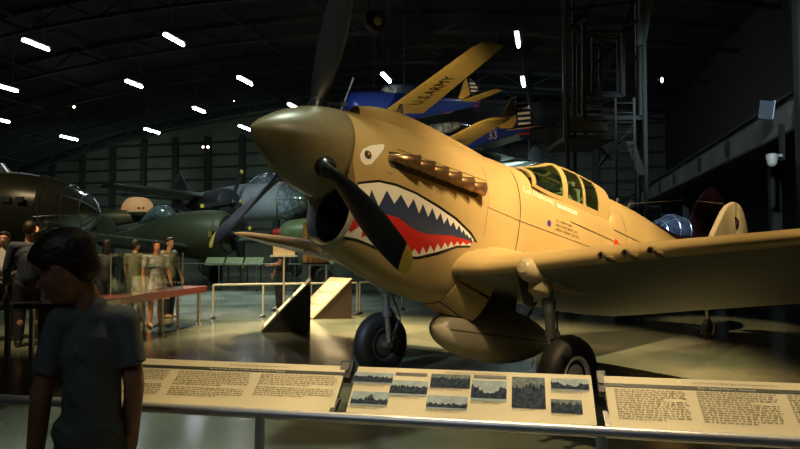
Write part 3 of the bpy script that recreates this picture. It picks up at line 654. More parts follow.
# ================================================================ other aircraft
def amat(pos, yaw, pitch=0, roll=0):
    return Matrix.Translation(pos) @ Matrix.Rotation(yaw, 4, 'Z') @ Matrix.Rotation(pitch, 4, 'Y') @ Matrix.Rotation(roll, 4, 'X') @ Matrix.Diagonal((1, -1, 1, 1))
def hull(M, tab, n=28, m=40):      # tab: x, centre z, half width, half height
    b_ = MB(M); x0, x1 = tab[0][0], tab[-1][0]; R_ = []
    for i in range(m+1):
        x = x0+(x1-x0)*(i/m)**(1.3); zc, hw, hh = spl(tab, x)
        R_.append([(x, max(hw, .01)*math.cos(a), zc+max(hh, .01)*math.sin(a)) for a in [2*PI*k/n for k in range(n)]])
    return b_.loft(R_)
def wing_mb(M, rows, n=14):        # rows: x leading edge, y, z, chord, thickness ratio
    b_ = MB(M); R_ = []
    for xl, y, z, ch, th in rows: R_.append([(xl+a, y, z+c_) for a, c_ in airfoil(ch, th, n)])
    return b_.loft(R_)
def arc_rows(x0, y0, z0, c0_, x1, y1, z1, c1, th=.12, n=8):
    r_ = [(x0+(x1-x0)*i/n, y0+(y1-y0)*i/n, z0+(z1-z0)*i/n, c0_+(c1-c0_)*i/n, th) for i in range(n+1)]
    s_ = 1 if y1 > y0 else -1
    for q in (.25, .45, .6): r_.append((x1+c1*(1-math.sqrt(1-q*q))*.6+c1*q*.1, y1+s_*q*.8, z1+(z1-z0)/abs(y1-y0)*q, c1*(math.sqrt(1-q*q)), th*.9))
    return r_
TBLUE = mat('trainer_blue', (.018, .045, .30), .3, .1, var=.1, spec=.6); TYEL = mat('trainer_yellow', (.42, .29, .07), .4, var=.12)
STRW = mat('stripe_white', (.75, .7, .66), .4); STRR = mat('stripe_red', (.3, .03, .02), .4)
BGL = mat('blue_glint_glass', (.42, .52, .58), .15, .5, var=.4, scale=5)
def trainer(pos, yaw, pitch, roll, label, number=None, fs=1.0):
    M = amat(pos, yaw, pitch, roll); t = empty('trainer_airplane', pos-Vector((0, 0, .8)), label, 'airplane')
    P_ = lambda b_, nm, m_, par=t, **k: b_.build(nm, m_, par, smooth=True, **k)
    P_(hull(M, [(0, 0, .18, .18), (.12, 0, .42, .42), (.4, 0, .55, .56), (1.2, -.02, .60, .64), (2.5, -.02, .58, .66), (4.0, 0, .52, .62), (5.5, .08, .38, .46), (7.0, .18, .22, .28), (8.3, .25, .06, .12)]), 'fuselage', TBLUE)
    P_(hull(M, [(2.0, .5, .12, .05), (2.3, .62, .32, .28), (2.9, .66, .36, .36), (4.2, .66, .36, .36), (5.0, .60, .28, .22), (5.6, .5, .1, .05)], m=24), 'canopy', BGL)
    b_ = MB(M)
    for x in (2.35, 2.8, 3.3, 3.8, 4.3, 4.8):
        zc, hw, hh = spl([(2.0, .5, .12, .05), (2.3, .62, .32, .28), (2.9, .66, .36, .36), (4.2, .66, .36, .36), (5.0, .60, .28, .22), (5.6, .5, .1, .05)], x)
        b_.tube([(x, (hw+.01)*math.cos(a), zc+(hh+.01)*math.sin(a)) for a in [PI*k/12 for k in range(13)]], .025, 6)
    P_(b_, 'canopy_frame', TBLUE)
    for s_ in (1, -1):
        P_(wing_mb(M, arc_rows(1.75, s_*.35, -.45, 2.4, 2.35, s_*5.7, .55, 1.55)), 'wing', TYEL)
        P_(wing_mb(M, arc_rows(7.0, s_*.1, .30, 1.05, 7.3, s_*1.6, .30, .8, .08)), 'tailplane', TYEL)
    b_ = MB(M); slab(b_, smooth_poly([(7.86+(x-7.86)*fs, .3+(z-.3)*fs) for x, z in ((6.9, .4), (7.3, .9), (7.65, 1.5), (7.85, 1.6), (7.86, .3))], 1), .12, vert); P_(b_, 'tail_fin', TYEL)
    b_ = MB(M); slab(b_, smooth_poly([(7.88+(x-7.88)*fs, .3+(z-.3)*fs) for x, z in ((7.88, 1.62), (8.2, 1.55), (8.5, 1.2), (8.6, .6), (8.55, .0), (8.3, -.2), (7.88, .0))], 1), .09, vert); ru = P_(b_, 'rudder', mat('rudder_blue', (.012, .02, .07), .4))
    for k in range(7):
        z = .3+(1.06-k*.20)*fs; b_ = MB(M); x1 = 7.88+((8.38 if k == 0 else (8.5 if k < 6 else 8.4))-7.88)*fs
        for s_ in (1, -1): b_.add([(7.95, s_*.052, z), (x1, s_*.046, z), (x1, s_*.046, z-.09*fs), (7.95, s_*.052, z-.09*fs)], [(0, 1, 2, 3)])
        b_.build('rudder_stripe', STRW if k < 5 else STRR, ru, normals=False)
    b_ = MB(M)
    b_.lathe([(.0, -.25), (.08, -.2), (.12, -.05), (.12, .05)], (0, 0, 0), (1, 0, 0), 16)
    for a in (.9, .9+PI): b_.bar((-.12, .1*math.sin(a), .1*math.cos(a)), (-.12, 1.35*math.sin(a), 1.35*math.cos(a)), .16, .03, up=(1, .5, 0))
    P_(b_, 'propeller', STEEL)
    for s_ in (1, -1):
        b_ = MB(M); b_.tube([(2.0, s_*1.4, -.4), (1.85, s_*1.4, -1.35)], .06); b_.lathe(wheel_prof(.33, .2), (1.85, s_*1.52, -1.4), (0, 1, 0), 20); P_(b_, 'landing_gear', GUNM)
    # letters under the wings
    for s_, w_ in ((1, 'ARMY'), (-1, 'U.S.')):
        b_ = MB(M); q = MB(); q.text('U.S.ARMY' if (s_ > 0 and number is None) else w_, .95, Matrix(), 'CENTER', 0)
        yc = s_*2.6
        # text runs along the span, read from below
        pts = []
        for v in q.v:
            y = yc + v.x*.62; zz = -.45+1.0*(abs(y)-.35)/5.35; x = 2.75+.12*abs(y)/2+v.y*-1.0
            pts.append((x, y, zz-.125+.02*(abs(y)/5)))
        b_.add(pts, q.f); b_.build('wing_lettering', BLACK, t, normals=False)
    if number:
        b_ = MB(M); q = MB(); q.text(number, .62, Matrix(), 'CENTER', 0)
        b_.add([(6.15+v.x, spl([(4, .53), (5.5, .40), (7, .24), (8.3, .08)], 6.15+v.x)[0]+.0, .12+v.y) for v in q.v], q.f); b_.build('fuselage_number', mat('number_yellow', (.55, .45, .2), .5), t, normals=False)
    # hanging cables up to the roof
    for x, y in ((2.4, 1.2), (2.4, -1.2), (6.6, 0)):
        a = M @ Vector((x, y, .1)); u = (HM.inverted() @ a).x; b_ = MB(); b_.tube([a, (a.x, a.y, vault(u)-.2)], .008, 5); b_.build('hanging_cable', GUNM, t)
    return t
trainer(at(346, 104, 27.5), .66, -.115, -.115, 'blue trainer airplane with yellow wings hanging highest, its long wing rising to the upper right')
trainer(Vector((-.85, 31.5, 6.5)), .34, -.15, .10, 'lower blue trainer airplane with number 33 hanging behind the fighter nose', '33', 1.4)

def simple_plane(label, M, pos, tab, wings=(), fins=(), hullmat=OLIVE, gear=None, extra=None, nm='airplane_on_display'):
    t = empty(nm, pos, label, 'airplane')
    hull(M, tab).build('fuselage', hullmat, t, smooth=True)
    for rows, m_, *nn in wings: wing_mb(M, rows).build(nn[0] if nn else 'wing', m_, t, smooth=True)
    for poly, th, m_ in fins: b_ = MB(M); slab(b_, smooth_poly(poly, 2), th, vert); b_.build('tail_fin', m_, t, smooth=True)
    if gear:
        for x, y, z0, R_ in gear:
            top = M @ Vector((x, y, z0)); b_ = MB(); b_.tube([top, (top.x, top.y, R_)], .07, 8); s_ = b_.build('gear_strut', GUNM, t, smooth=True)
            ax = M.to_3x3() @ Vector((0, 1, 0)); b_ = MB(); b_.lathe(wheel_prof(R_, R_*.6), (top.x, top.y, R_), ax, 24); b_.build('wheel', RUB, t, smooth=True)
    return t
def prop(t, M, c, R_, n, a0, name='propeller', tips=True):
    b_ = MB(M); b_.lathe([(.0, -.3), (.12, -.22), (.16, 0), (.16, .1)], c, (1, 0, 0), 14)
    hub = b_.build('propeller_hub', GUNM, t, smooth=True)
    for k in range(n):
        a = a0+2*PI*k/n; d = Vector((0, math.sin(a), math.cos(a))); bb = MB(M); bb.bar(Vector(c)+d*.1, Vector(c)+d*R_*.9, .2, .04, up=(1, 0, 0)); p_ = bb.build('propeller_blade', GUNM, t)
        tb = MB(M); tb.bar(Vector(c)+d*R_*.9, Vector(c)+d*R_, .18, .04, up=(1, 0, 0)); tb.build('blade_tip', YEL, p_, label='yellow blade tip') if tips else None
# A: big dark bomber at the left edge
pA = at(99, 213, 17); MA = amat(pA, PI-.02, .0)
CAGE = [(0, 0, .05, .05), (.12, .02, .28, .30), (.4, .03, .52, .55), (.9, .05, .75, .80), (1.3, .04, .86, .95)]
A = simple_plane('huge dark bomber with glazed nose reaching in from the left edge', MA, Vector((pA.x-2, pA.y, 0)),
  [(1.25, .04, .84, .93), (2.0, .02, .95, 1.08), (3.5, -.05, 1.0, 1.18), (6, -.05, 1.05, 1.2), (9, 0, .9, 1.0), (13, .3, .4, .45)], gear=[(1.9, 0, -1.0, .4), (6, 2.2, -.6, .7), (6, -2.2, -.6, .7)],
  wings=[([(5, s_*.5, .6, 4, .14), (5.5, s_*8, .9, 2.5, .12)], OLIVE) for s_ in (1, -1)], nm='bomber_airplane', hullmat=mat('dark_olive', (.035, .04, .028), .3, .1, var=.15, scale=1))
hull(MA, CAGE, m=20).build('nose_glazing', mat('nose_glass', (.05, .06, .055), .10, .2, spec=1), A, smooth=True)
b_ = MB(MA)
for x in (.3, .7, 1.2):
    zc, hw, hh = spl(CAGE, x); b_.tube([(x, (hw+.01)*math.cos(a), zc+(hh+.01)*math.sin(a)) for a in [2*PI*k/24 for k in range(25)]], .02, 6)
for k in range(8):
    a = 2*PI*k/8+.2; b_.tube([(x, (spl(CAGE, x)[1]+.01)*math.cos(a), spl(CAGE, x)[0]+(spl(CAGE, x)[2]+.01)*math.sin(a)) for x in (.02, .12, .3, .5, .8, 1.1, 1.3)], .018, 6)
b_.build('glazing_frame', mat('frame_grey', (.10, .12, .10), .35, .4), A, smooth=True)
for x, z in ((1.6, .3), (1.95, .3), (2.3, .3), (2.9, .62)):
    for s_ in (1, -1): b_ = MB(MA); b_.box((x, s_*(.95 if z < .5 else .88), z), (.20, .06, .14)); b_.build('side_window', mat('window_dark', (.10, .13, .13), .1, .4), A)
b_ = MB(MA); b_.loft([[(x, w_*math.cos(a), 1.0+h_*math.sin(a)) for a in [PI*k/14 for k in range(15)]] for x, w_, h_ in ((2.55, .5, .05), (2.85, .62, .42), (3.3, .62, .50), (4.0, .6, .35))], cap=False, closed=False)
b_.build('windshield', BGL, A, smooth=True)
b_ = MB(MA)
for k in (3, 5, 7, 9, 11):
    a = PI*k/14; b_.tube([(x, (w_+.01)*math.cos(a), 1.0+(h_+.01)*math.sin(a)) for x, w_, h_ in ((2.55, .5, .05), (2.85, .62, .42), (3.3, .62, .50))], .02, 5)
b_.build('windshield_frame', PALEG, A)
# B: olive fighter in the middle distance
pB = at(229, 234, 24); MBx = amat(pB, PI-.28, .02)
B_ = simple_plane('olive single engine plane, nose to the right, left of the fighter wing tip', MBx, Vector((pB.x-2, pB.y, 0)),
  [(.0, 0, .72, .72), (.25, 0, .88, .90), (1.2, 0, .90, .95), (2.4, .02, .72, .85), (3.4, .0, .55, .68), (4.6, -.1, .36, .42), (6.0, -.15, .16, .2)],
  wings=[([(1.3, s_*.5, -.5, 2.3, .13), (1.7, s_*4.8, -.1, 1.2, .1)], OLIVE2) for s_ in (1, -1)]+[([(5.2, s_*.1, -.1, .8, .09), (5.4, s_*1.6, -.1, .5, .09)], OLIVE, 'tailplane') for s_ in (1, -1)],
  fins=[([(5.0, .1), (5.5, .9), (6.1, .9), (6.2, -.1)], .09, OLIVE)], gear=[(1.5, 1.4, -.5, .36), (1.5, -1.4, -.5, .36), (5.8, 0, -.2, .15)])
b_ = MB(MBx); b_.lathe([(.50, .05), (.66, .0), (.70, -.03), (.74, .0), (.6, .3)], (0, 0, 0), (1, 0, 0), 28, cap=False); b_.lathe([(.0, .08), (.60, .08)], (0, 0, 0), (1, 0, 0), 28, cap=False); b_.build('engine_opening', DARKIN, B_, smooth=True)
prop(B_, MBx, (-.12, 0, 0), 1.55, 3, .5)
hull(MBx, [(2.3, .6, .1, .1), (2.7, .85, .34, .34), (3.3, .88, .36, .32), (3.9, .62, .15, .12)], m=14).build('canopy', BGL, B_, smooth=True)
# G: plane with round beige tail behind it
pG = at(140, 215, 29); MG = amat(pG, .25, 0)
G_ = simple_plane('plane with a rounded beige tail fin showing above the olive plane', MG, Vector((pG.x-4, pG.y-1, 0)),
  [(-8, -.3, .4, .4), (-6, -.3, .7, .8), (-2, -.2, .45, .5), (.9, 0, .08, .12)], wings=[([(-.4, s_*.1, .0, 1.1, .1), (-.2, s_*2.4, .02, .7, .1)], mat('pale_green_paint', (.70, .70, .48), .4), 'tailplane') for s_ in (1, -1)]+[([(-6, s_*.5, -.5, 2.2, .12), (-5.7, s_*5.0, -.1, 1.3, .1)], OLIVE) for s_ in (1, -1)],
  fins=[([(-.85, .0), (-.8, .5), (-.5, .85), (.3, .85), (.6, .5), (.6, 0)], .1, mat('beige_fin', (.80, .50, .30), .45))], gear=[(-5.5, 1.5, -.6, .4), (-5.5, -1.5, -.6, .4), (.5, 0, -.1, .2)])
b_ = MB(MG)
for x in (-.05, .15): b_.tube([(x, .08, .30), (x, .08, .36)], .05, 8); b_.tube([(x, -.08, .30), (x, -.08, .36)], .05, 8)
b_.build('fin_marking', BLACK, G_)
# C: grey bomber with glazed nose
pC = at(308, 200, 31); MC = amat(pC, PI-.72, 0)
CC = [(0, 0, .05, .05), (.2, 0, .38, .38), (.6, .02, .62, .66), (1.2, .04, .80, .88), (1.5, .05, .86, .94)]
C_ = simple_plane('pale grey twin engine bomber with glazed nose behind the left propeller blade', MC, Vector((pC.x-4, pC.y+3, 0)),
  [(1.45, .05, .85, .93), (3, .1, .95, 1.05), (6, .1, .95, 1.05), (9, .2, .7, .8), (13, .4, .2, .3)],
  wings=[([(4.2, s_*.6, .1, 3.2, .15), (4.8, s_*7.5, .5, 1.7, .12)], OLIVE2) for s_ in (1, -1)]+[([(11.5, s_*.1, .6, 1.6, .1), (11.8, s_*3.5, .7, 1.1, .1)], OLIVE2, 'tailplane') for s_ in (1, -1)],
  fins=[([(11.2, .5), (12.0, 2.2), (12.9, 2.4), (13.2, .3)], .14, OLIVE2)], hullmat=PALEG, gear=[(.9, 0, -.6, .4), (5, 2.6, -.4, .6), (5, -2.6, -.4, .6)], nm='bomber_airplane')
hull(MC, CC, m=18).build('nose_glazing', BGL, C_, smooth=True)
b_ = MB(MC)
for x in (.25, .6, 1.0, 1.45):
    zc, hw, hh = spl(CC, x); b_.tube([(x, (hw+.01)*math.cos(a), zc+(hh+.01)*math.sin(a)) for a in [2*PI*k/20 for k in range(21)]], .03, 6)
for k in range(8):
    a = 2*PI*k/8; b_.tube([(x, (spl(CC, x)[1]+.01)*math.cos(a), spl(CC, x)[0]+(spl(CC, x)[2]+.01)*math.sin(a)) for x in (.02, .2, .4, .8, 1.2, 1.5)], .025, 6)
b_.build('glazing_frame', OLIVE2, C_, smooth=True)
hull(MC, [(2.2, .8, .1, .05), (2.7, 1.15, .5, .35), (3.8, 1.2, .55, .38), (4.8, 1.0, .3, .15)], m=14).build('cockpit_canopy', BGL, C_, smooth=True)
for s_ in (1, -1):
    b_ = MB(MC); b_.lathe([(.45, 0), (.66, .08), (.72, .4), (.7, 1.4), (.5, 2.8), (.15, 4.0)], (2.9, s_*2.6, -.1), (1, 0, 0), 22); b_.build('engine_nacelle', GUNM if s_ < 0 else OLIVE, C_, smooth=True)
    prop(C_, MC, (2.75, s_*2.6, -.1), 1.75, 3, .75+.4*s_)
# D: far low plane with red spinner
pD = at(279, 233, 26); MD_ = amat(pD, -2.9+PI, 0)
D_ = simple_plane('low green plane with a red nose tip beyond the sign boards', MD_, Vector((pD.x+2, pD.y, 0)),
  [(0, 0, .2, .2), (.3, 0, .45, .48), (1.5, .05, .6, .62), (3, .1, .5, .6), (5, .15, .3, .35), (7, .25, .08, .12)], hullmat=mat('moss_paint', (.16, .20, .10), .4, var=.25, scale=2),
  wings=[([(1.6, s_*.4, -.3, 2.1, .13), (2.0, s_*4.6, 0, 1.1, .1)], mat('moss_paint', (.16, .2, .1))) for s_ in (1, -1)], fins=[([(6.0, .3), (6.5, 1.2), (7, 1.2), (7.1, .2)], .1, OLIVE2)], gear=[(1.7, 1.3, -.3, .34), (1.7, -1.3, -.3, .34), (6.8, 0, .1, .15)])
b_ = MB(MD_); b_.lathe([(.0, -.35), (.12, -.28), (.2, -.1), (.22, .02)], (0, 0, 0), (1, 0, 0), 18); b_.build('spinner', RED, D_, smooth=True)
prop(D_, MD_, (-.1, 0, 0), 1.4, 3, .2)
# green airplane under the lower trainer
pH = at(455, 160, 44); MH = amat(pH, .45, 0)
H_ = simple_plane('dim green airplane below the lower blue trainer, dark fin upright', MH, pH-Vector((0, 0, 1)),
  [(0, 0, .3, .3), (.5, 0, .7, .7), (3, 0, .7, .75), (5, 0, .4, .5), (7.5, .1, .1, .15)], hullmat=mat('dim_green', (.09, .13, .10), .4, var=.2),
  wings=[([(1.2, s_*.4, z_, 1.8, .12), (1.5, s_*5.0, z_+.1, 1.4, .1)], mat('pale_underside', (.26, .32, .28), .4)) for s_ in (1, -1) for z_ in (-.6, 1.0)], fins=[([(6.2, .1), (6.7, 1.5), (7.5, 1.5), (7.8, -.2)], .12, GUNM)])
for x, y in ((1.5, .8), (1.5, -.8), (6.5, 0)):
    a = MH @ Vector((x, y, .4)); b_ = MB(); b_.tube([a, (a.x, a.y, vault((HM.inverted() @ a).x)-.2)], .02, 5); b_.build('hanging_cable', GUNM, H_)
# dark red plane with blue glazed canopy behind the tail
pI = at(672, 236, 17.5); MI = amat(pI, .30, 0)
I_ = simple_plane('dark red plane with pointed tail fin standing behind the fighter tail', MI, Vector((pI.x+1, pI.y, 0)),
  [(-4.5, -.5, .3, .3), (-3.5, -.5, .6, .65), (-1, -.4, .6, .75), (0.4, -.4, .5, .6), (2.2, -.3, .1, .2)], hullmat=mat('dark_red_paint', (.045, .006, .005), .5, var=.15),
  wings=[([(-3.0, s_*.4, -.8, 1.6, .13), (-2.7, s_*1.8, -.7, 1.2, .1)], mat('dark_red_paint', (.1, .01, .01))) for s_ in (1, -1)], fins=[([(.2, -.1), (.75, .75), (1.15, 1.35), (1.55, 1.45), (1.85, .9), (2.1, -.2)], .12, mat('dark_red_paint', (.1, .01, .01)))], gear=[(-2.5, 1.2, -.8, .3), (-2.5, -1.2, -.8, .3), (2.0, 0, -.3, .15)])
CG = [(-.75, .0, .1, .08), (-.45, .1, .38, .34), (.0, .15, .46, .46), (.35, .12, .40, .38), (.65, .0, .15, .12)]
b_ = hull(MI, CG, m=18); b_.build('canopy', mat('blue_glint_dome', (.10, .16, .30), .12, .5, scale=6, col2=(.35, .45, .62)), I_, smooth=True)  # pale blue noise in the colour stands in for glints on the glazing
b_ = MB(MI)
for x in (-.45, -.1, .3):
    zc, hw, hh = spl(CG, x); b_.tube([(x, (hw+.01)*math.cos(a), zc+(hh+.01)*math.sin(a)) for a in [2*PI*k/16 for k in range(17)]], .013, 5)
for k in (2, 4, 6):
    a = PI*k/8; b_.tube([(x, (spl(CG, x)[1]+.01)*math.cos(a), spl(CG, x)[0]+(spl(CG, x)[2]+.01)*math.sin(a)) for x in (-.74, -.5, -.2, .1, .4, .64)], .011, 5)
b_.build('canopy_frame', mat('pale_frame', (.6, .7, .8), .3, .5), I_, smooth=True)
# dangling wheel of an aircraft hanging overhead
pJ = at(376, 22, 17)
J_ = empty('hanging_landing_gear', pJ-Vector((0, 0, .35)), 'dim wheel and leg of an aircraft hanging at the top edge', 'landing gear')
b_ = MB(); b_.lathe(wheel_prof(.33, .22), pJ, (.5, -.8, 0), 28); b_.build('wheel', RUB, J_, smooth=True)
b_ = MB(); b_.lathe([(.0, -.12), (.1, -.125), (.12, -.1), (.12, .1), (.1, .125), (.0, .12)], pJ, (.5, -.8, 0), 20); b_.build('wheel_hub', mat('hub_olive', (.3, .3, .12), .5), J_, smooth=True)
b_ = MB(); b_.tube([pJ+Vector((-.16, -.1, .05)), pJ+Vector((-.22, 0, .8)), pJ+Vector((0, .1, 2.3))], .035, 8); b_.build('leg', STEEL, J_, smooth=True)
b_ = MB(); a = pJ+Vector((.2, .2, .1)); b_.tube([a, (a.x, a.y, vault((HM.inverted() @ a).x)-.2)], .015, 5); b_.build('hanging_cable', GUNM, J_)

# ================================================================ the railing and its reading panels
RZ = .86
RA = ground(-60, 395.8, RZ); RB = ground(860, 446.2, RZ)
RU = (RB-RA).normalized(); RN = Vector((-RU.y, RU.x, 0))
def on_rail(px):
    r = ray(px, 400); t = (RA.x*RU.y-RA.y*RU.x)/(r.x*RU.y-r.y*RU.x); return Vector((r.x*t, r.y*t, RZ))
RAILM = mat('brushed_rail', (.50, .52, .52), .38, .6, var=.08, scale=3)
rl = empty('railing', (0, 2.25, 0), 'brushed steel railing with reading panels across the foreground', 'railing')
mb = MB(); mb.tube([RA, RB], .019, 20); mb.build('handrail', RAILM, rl, smooth=True)
for px in (-40, 260, 601):
    p = on_rail(px); mb = MB(); mb.tube([(p.x, p.y, 0), (p.x, p.y, RZ-.01)], .018, 16); ps = mb.build('post', RAILM, rl, smooth=True)
    mb = MB(); mb.lathe([(.05, 0), (.05, .01), (.02, .02)], (p.x, p.y, 0), (0, 0, 1), 20); mb.build('foot_plate', RAILM, ps, smooth=True)
PV = (RN*.19+Vector((0, 0, .142))).normalized(); PW = RU.cross(PV).normalized(); PH_ = .237
PAP = mat('panel_cream', (.80, .71, .43), .6, var=.05, scale=3); INK = mat('panel_ink', (.10, .085, .05), .6); BAND = mat('panel_band', (.03, .04, .025), .5); LET = mat('band_lettering', (.75, .7, .5), .5)
LINE = mat('print_brown', (.27, .215, .12), .8, spec=.2)
def pframe(px0): o_ = on_rail(px0) + RN*.024 + Vector((0, 0, .004)); return o_
def puv(o_, px, py):
    r = ray(px, py); c_ = Vector((0, 0, CH)); t = (o_-c_).dot(PW)/r.dot(PW); q = c_+r*t-o_; return q.dot(RU), q.dot(PV)
def pmat(o_, u, v, w_=.0):
    p = o_+RU*u+PV*v+PW*w_; return Matrix(((RU.x, PV.x, PW.x, p.x), (RU.y, PV.y, PW.y, p.y), (RU.z, PV.z, PW.z, p.z), (0, 0, 0, 1)))
def quad(mb, o_, u0, v0, u1, v1, w_): mb.add([o_+RU*u+PV*v+PW*w_ for u, v in ((u0, v0), (u1, v0), (u1, v1), (u0, v1))], [(0, 1, 2, 3)])
def panel(px0, px1, label):
    o_ = pframe(px0); W_ = (on_rail(px1)-on_rail(px0)).length
    t = empty('information_panel', o_+RU*W_/2, label, 'sign', 'reading panels on the railing')
    mb = MB(pmat(o_, 0, 0)); mb.box((W_/2, PH_/2, -.006), (W_, PH_, .010)); mb.build('board', PAP, t)
    mb = MB(pmat(o_, 0, 0)); mb.box((W_/2, PH_/2, -.0135), (W_+.004, PH_+.004, .005))
    for f_ in (.15, .85): mb.box((W_*f_, .06, -.045), (.03, .03, .06))
    mb.build('backing_frame', BLACK, t)
    return t, o_, W_
rnd = random.Random(3)
def para(t, o_, u0, u1, v1, nl, lh, short=()):
    mb = MB()
    for i in range(nl):
        u = u0; v = v1-i*lh; end = u1-(.35*(u1-u0) if i in short else rnd.random()*.012)
        while u < end-.004:
            w_ = rnd.choice((.008, .011, .014, .019, .024)); w_ = min(w_, end-u); h_ = lh*.48
            # each word as a row of small strokes
            k = max(1, int(w_/.0034))
            for j in range(k): quad(mb, o_, u+j*.0034, v-h_, u+j*.0034+.0024, v+(h_*.25 if rnd.random() < .25 else 0), .0004)
            u += w_+.004
    return mb.build('text_column', LINE, t, normals=False)
def title(t, o_, W_, band_txt, bu, top_txt, tu, sz=.0125):
    mb = MB(); quad(mb, o_, 0, .187, W_, .203, .0004); bd = mb.build('title_band', BAND, t, normals=False)
    mb = MB(pmat(o_, bu, .1945, .0008)); mb.text(band_txt, sz, Matrix(), 'CENTER', 0); mb.build('title_lettering', LET, bd, normals=False)
    mb = MB(pmat(o_, tu, .219, .0005)); mb.text(top_txt, sz*.78, Matrix(), 'CENTER', 0); mb.build('heading', INK, t, normals=False)
HEADT = 'Claire Chennault, the Flying Tigers, and the Fourteenth Air Force'
t, o_, W_ = panel(70, 330, 'cream reading panel of three text columns beside the boy')
title(t, o_, W_, 'The Fourteenth Air Force in China: From Volunteers to Regulars', W_*.62, HEADT, W_*.66)
cw = W_/3
for k, (n1, n2) in enumerate(((7, 7), (8, 5), (6, 5))):
    u0 = .02+k*cw; para(t, o_, u0, u0+cw-.035, .178, n1, .0095, (n1-1,)); para(t, o_, u0, u0+cw-.035, .178-(n1+.7)*.0095, n2, .0095, (n2-1,))
t, o_, W_ = panel(343, 598, 'cream reading panel covered with old photographs, in the middle')
mb = MB(pmat(o_, W_*.52, .222, .0005)); mb.text(HEADT, .0085, Matrix(), 'CENTER', 0); mb.build('heading', INK, t, normals=False)
def photomat(i):
    m = mat('old_photo_%d' % i, (.05, .07, .08), .5, scale=22+i*5, col2=(.34, .38, .36)); return m
photos = [((355.7, 372), (391.7, 384.4), 'photo of a long row of standing figures', 'crowd'), ((353.4, 391), (386.7, 406.7), 'photo of a pointed roof above a crowd', 'roof'), ((391.7, 380), (426.4, 396.5), 'photo of a group before trees', 'crowd'), ((431.7, 373.7), (469.7, 388.5), 'dark photo of a lined up group', 'dark'),
 ((427.6, 395), (466.8, 410.5), 'photo of a parked airplane under a pale sky', 'plane'), ((472, 380), (506.5, 402), 'photo of an open field with pale sky', 'field'), ((512, 376.6), (546, 409), 'tall dark photo of men beside an airplane', 'dark'), ((550.5, 378), (589.7, 391.7), 'wide photo of a dark airfield', 'field'), ((550.5, 399), (583, 414), 'small dark photo of figures', 'dark')]
for i, (a, b, lab, kind) in enumerate(photos):
    u0, v1 = puv(o_, *a); u1, v0 = puv(o_, *b); mb = MB(); quad(mb, o_, u0, v0, u1, v1, .0004); ph = mb.build('photograph', mat('photo_pale', (.36, .46, .46), .7, var=.15, scale=30) if kind != 'dark' else mat('photo_mid', (.12, .16, .16), .8, scale=70, col2=(.25, .3, .28), spec=.2), t, normals=False, label=lab)
    mb = MB(); N = 26; w_ = u1-u0; h_ = v1-v0; base = {'crowd': .62, 'roof': .45, 'dark': .7, 'plane': .42, 'field': .55}[kind]
    pr = [base+rnd.uniform(-.1, .12)+(.35*max(0, 1-abs(k/N-.5)*6) if kind == 'roof' else 0)+(.15*math.cos(k/N*2*PI) if kind == 'field' else 0) for k in range(N+1)]
    for k in range(N): mb.add([o_+RU*(u0+w_*q)+PV*(v0+h_*s_)+PW*.0007 for q, s_ in ((k/N, .12 if kind != 'dark' else 0), ((k+1)/N, .12 if kind != 'dark' else 0), ((k+1)/N, pr[k+1]), (k/N, pr[k]))], [(0, 1, 2, 3)])
    mb.build('dark_shapes', mat('photo_dark', (.012, .022, .04), .8, scale=60, col2=(.05, .075, .10), spec=.15), ph, normals=False)
    mb = MB()
    for r_ in range(2):
        u = u0
        while u < u1-(.03 if r_ else .01): quad(mb, o_, u, v0-.006-r_*.006, u+.002, v0-.0035-r_*.006, .0004); u += .003 if rnd.random() < .8 else .006
    mb.build('caption', LINE, t, normals=False)
for (a, b) in (((396, 372.3), (427, 376.4)), ((474, 375), (506.5, 379))):
    u0, v1 = puv(o_, *a); u1, v0 = puv(o_, *b); mb = MB(); quad(mb, o_, u0, v0, u1, v1, .0004); mb.build('caption_bar', BAND, t, normals=False)
t, o_, W_ = panel(612, 868, 'cream reading panel of dense text at the right edge')
title(t, o_, W_, 'Major General Claire L. Chennault', W_*.535, HEADT, W_*.575, .0135)
para(t, o_, .03, W_*.36, .178, 5, .0098, (4,)); para(t, o_, .03, W_*.36, .178-5*.0098, 9, .0098, (8,))
para(t, o_, W_*.40, W_*.74, .180, 5, .0098, (4,)); para(t, o_, W_*.40, W_*.74, .180-5*.0098, 9, .0098, (8,)); para(t, o_, W_*.78, W_*.98, .18, 12, .0098)
# clamps between the panels
for (px, py, w_, h_, lab) in ((345, 368, .055, .09, 'black clamp box in the gap left of the photograph panel'), (602, 380, .03, .10, 'slim black clamp in the gap right of the photograph panel')):
    o2 = pframe(px); u, v = puv(o2, px, py)
    t = empty('panel_clamp', o2+RU*u, lab, 'clamp')
    mb = MB(pmat(o2, u, v, -.02)); mb.box((0, 0, 0), (w_, h_, .03)); mb.build('body', BLACK, t)
    mb = MB(pmat(o2, u, v+.01, -.003)); mb.box((-.003, 0, 0), (w_*.6, h_*.45, .004)); mb.build('cap', mat('clamp_grey', (.12, .12, .11), .4), t)
    mb = MB(); q = o2+RU*u; mb.bar(q+PV*(v*.4)-PW*.025, Vector((q.x, q.y, RZ-.0)), .02); mb.build('stem', BLACK, t)

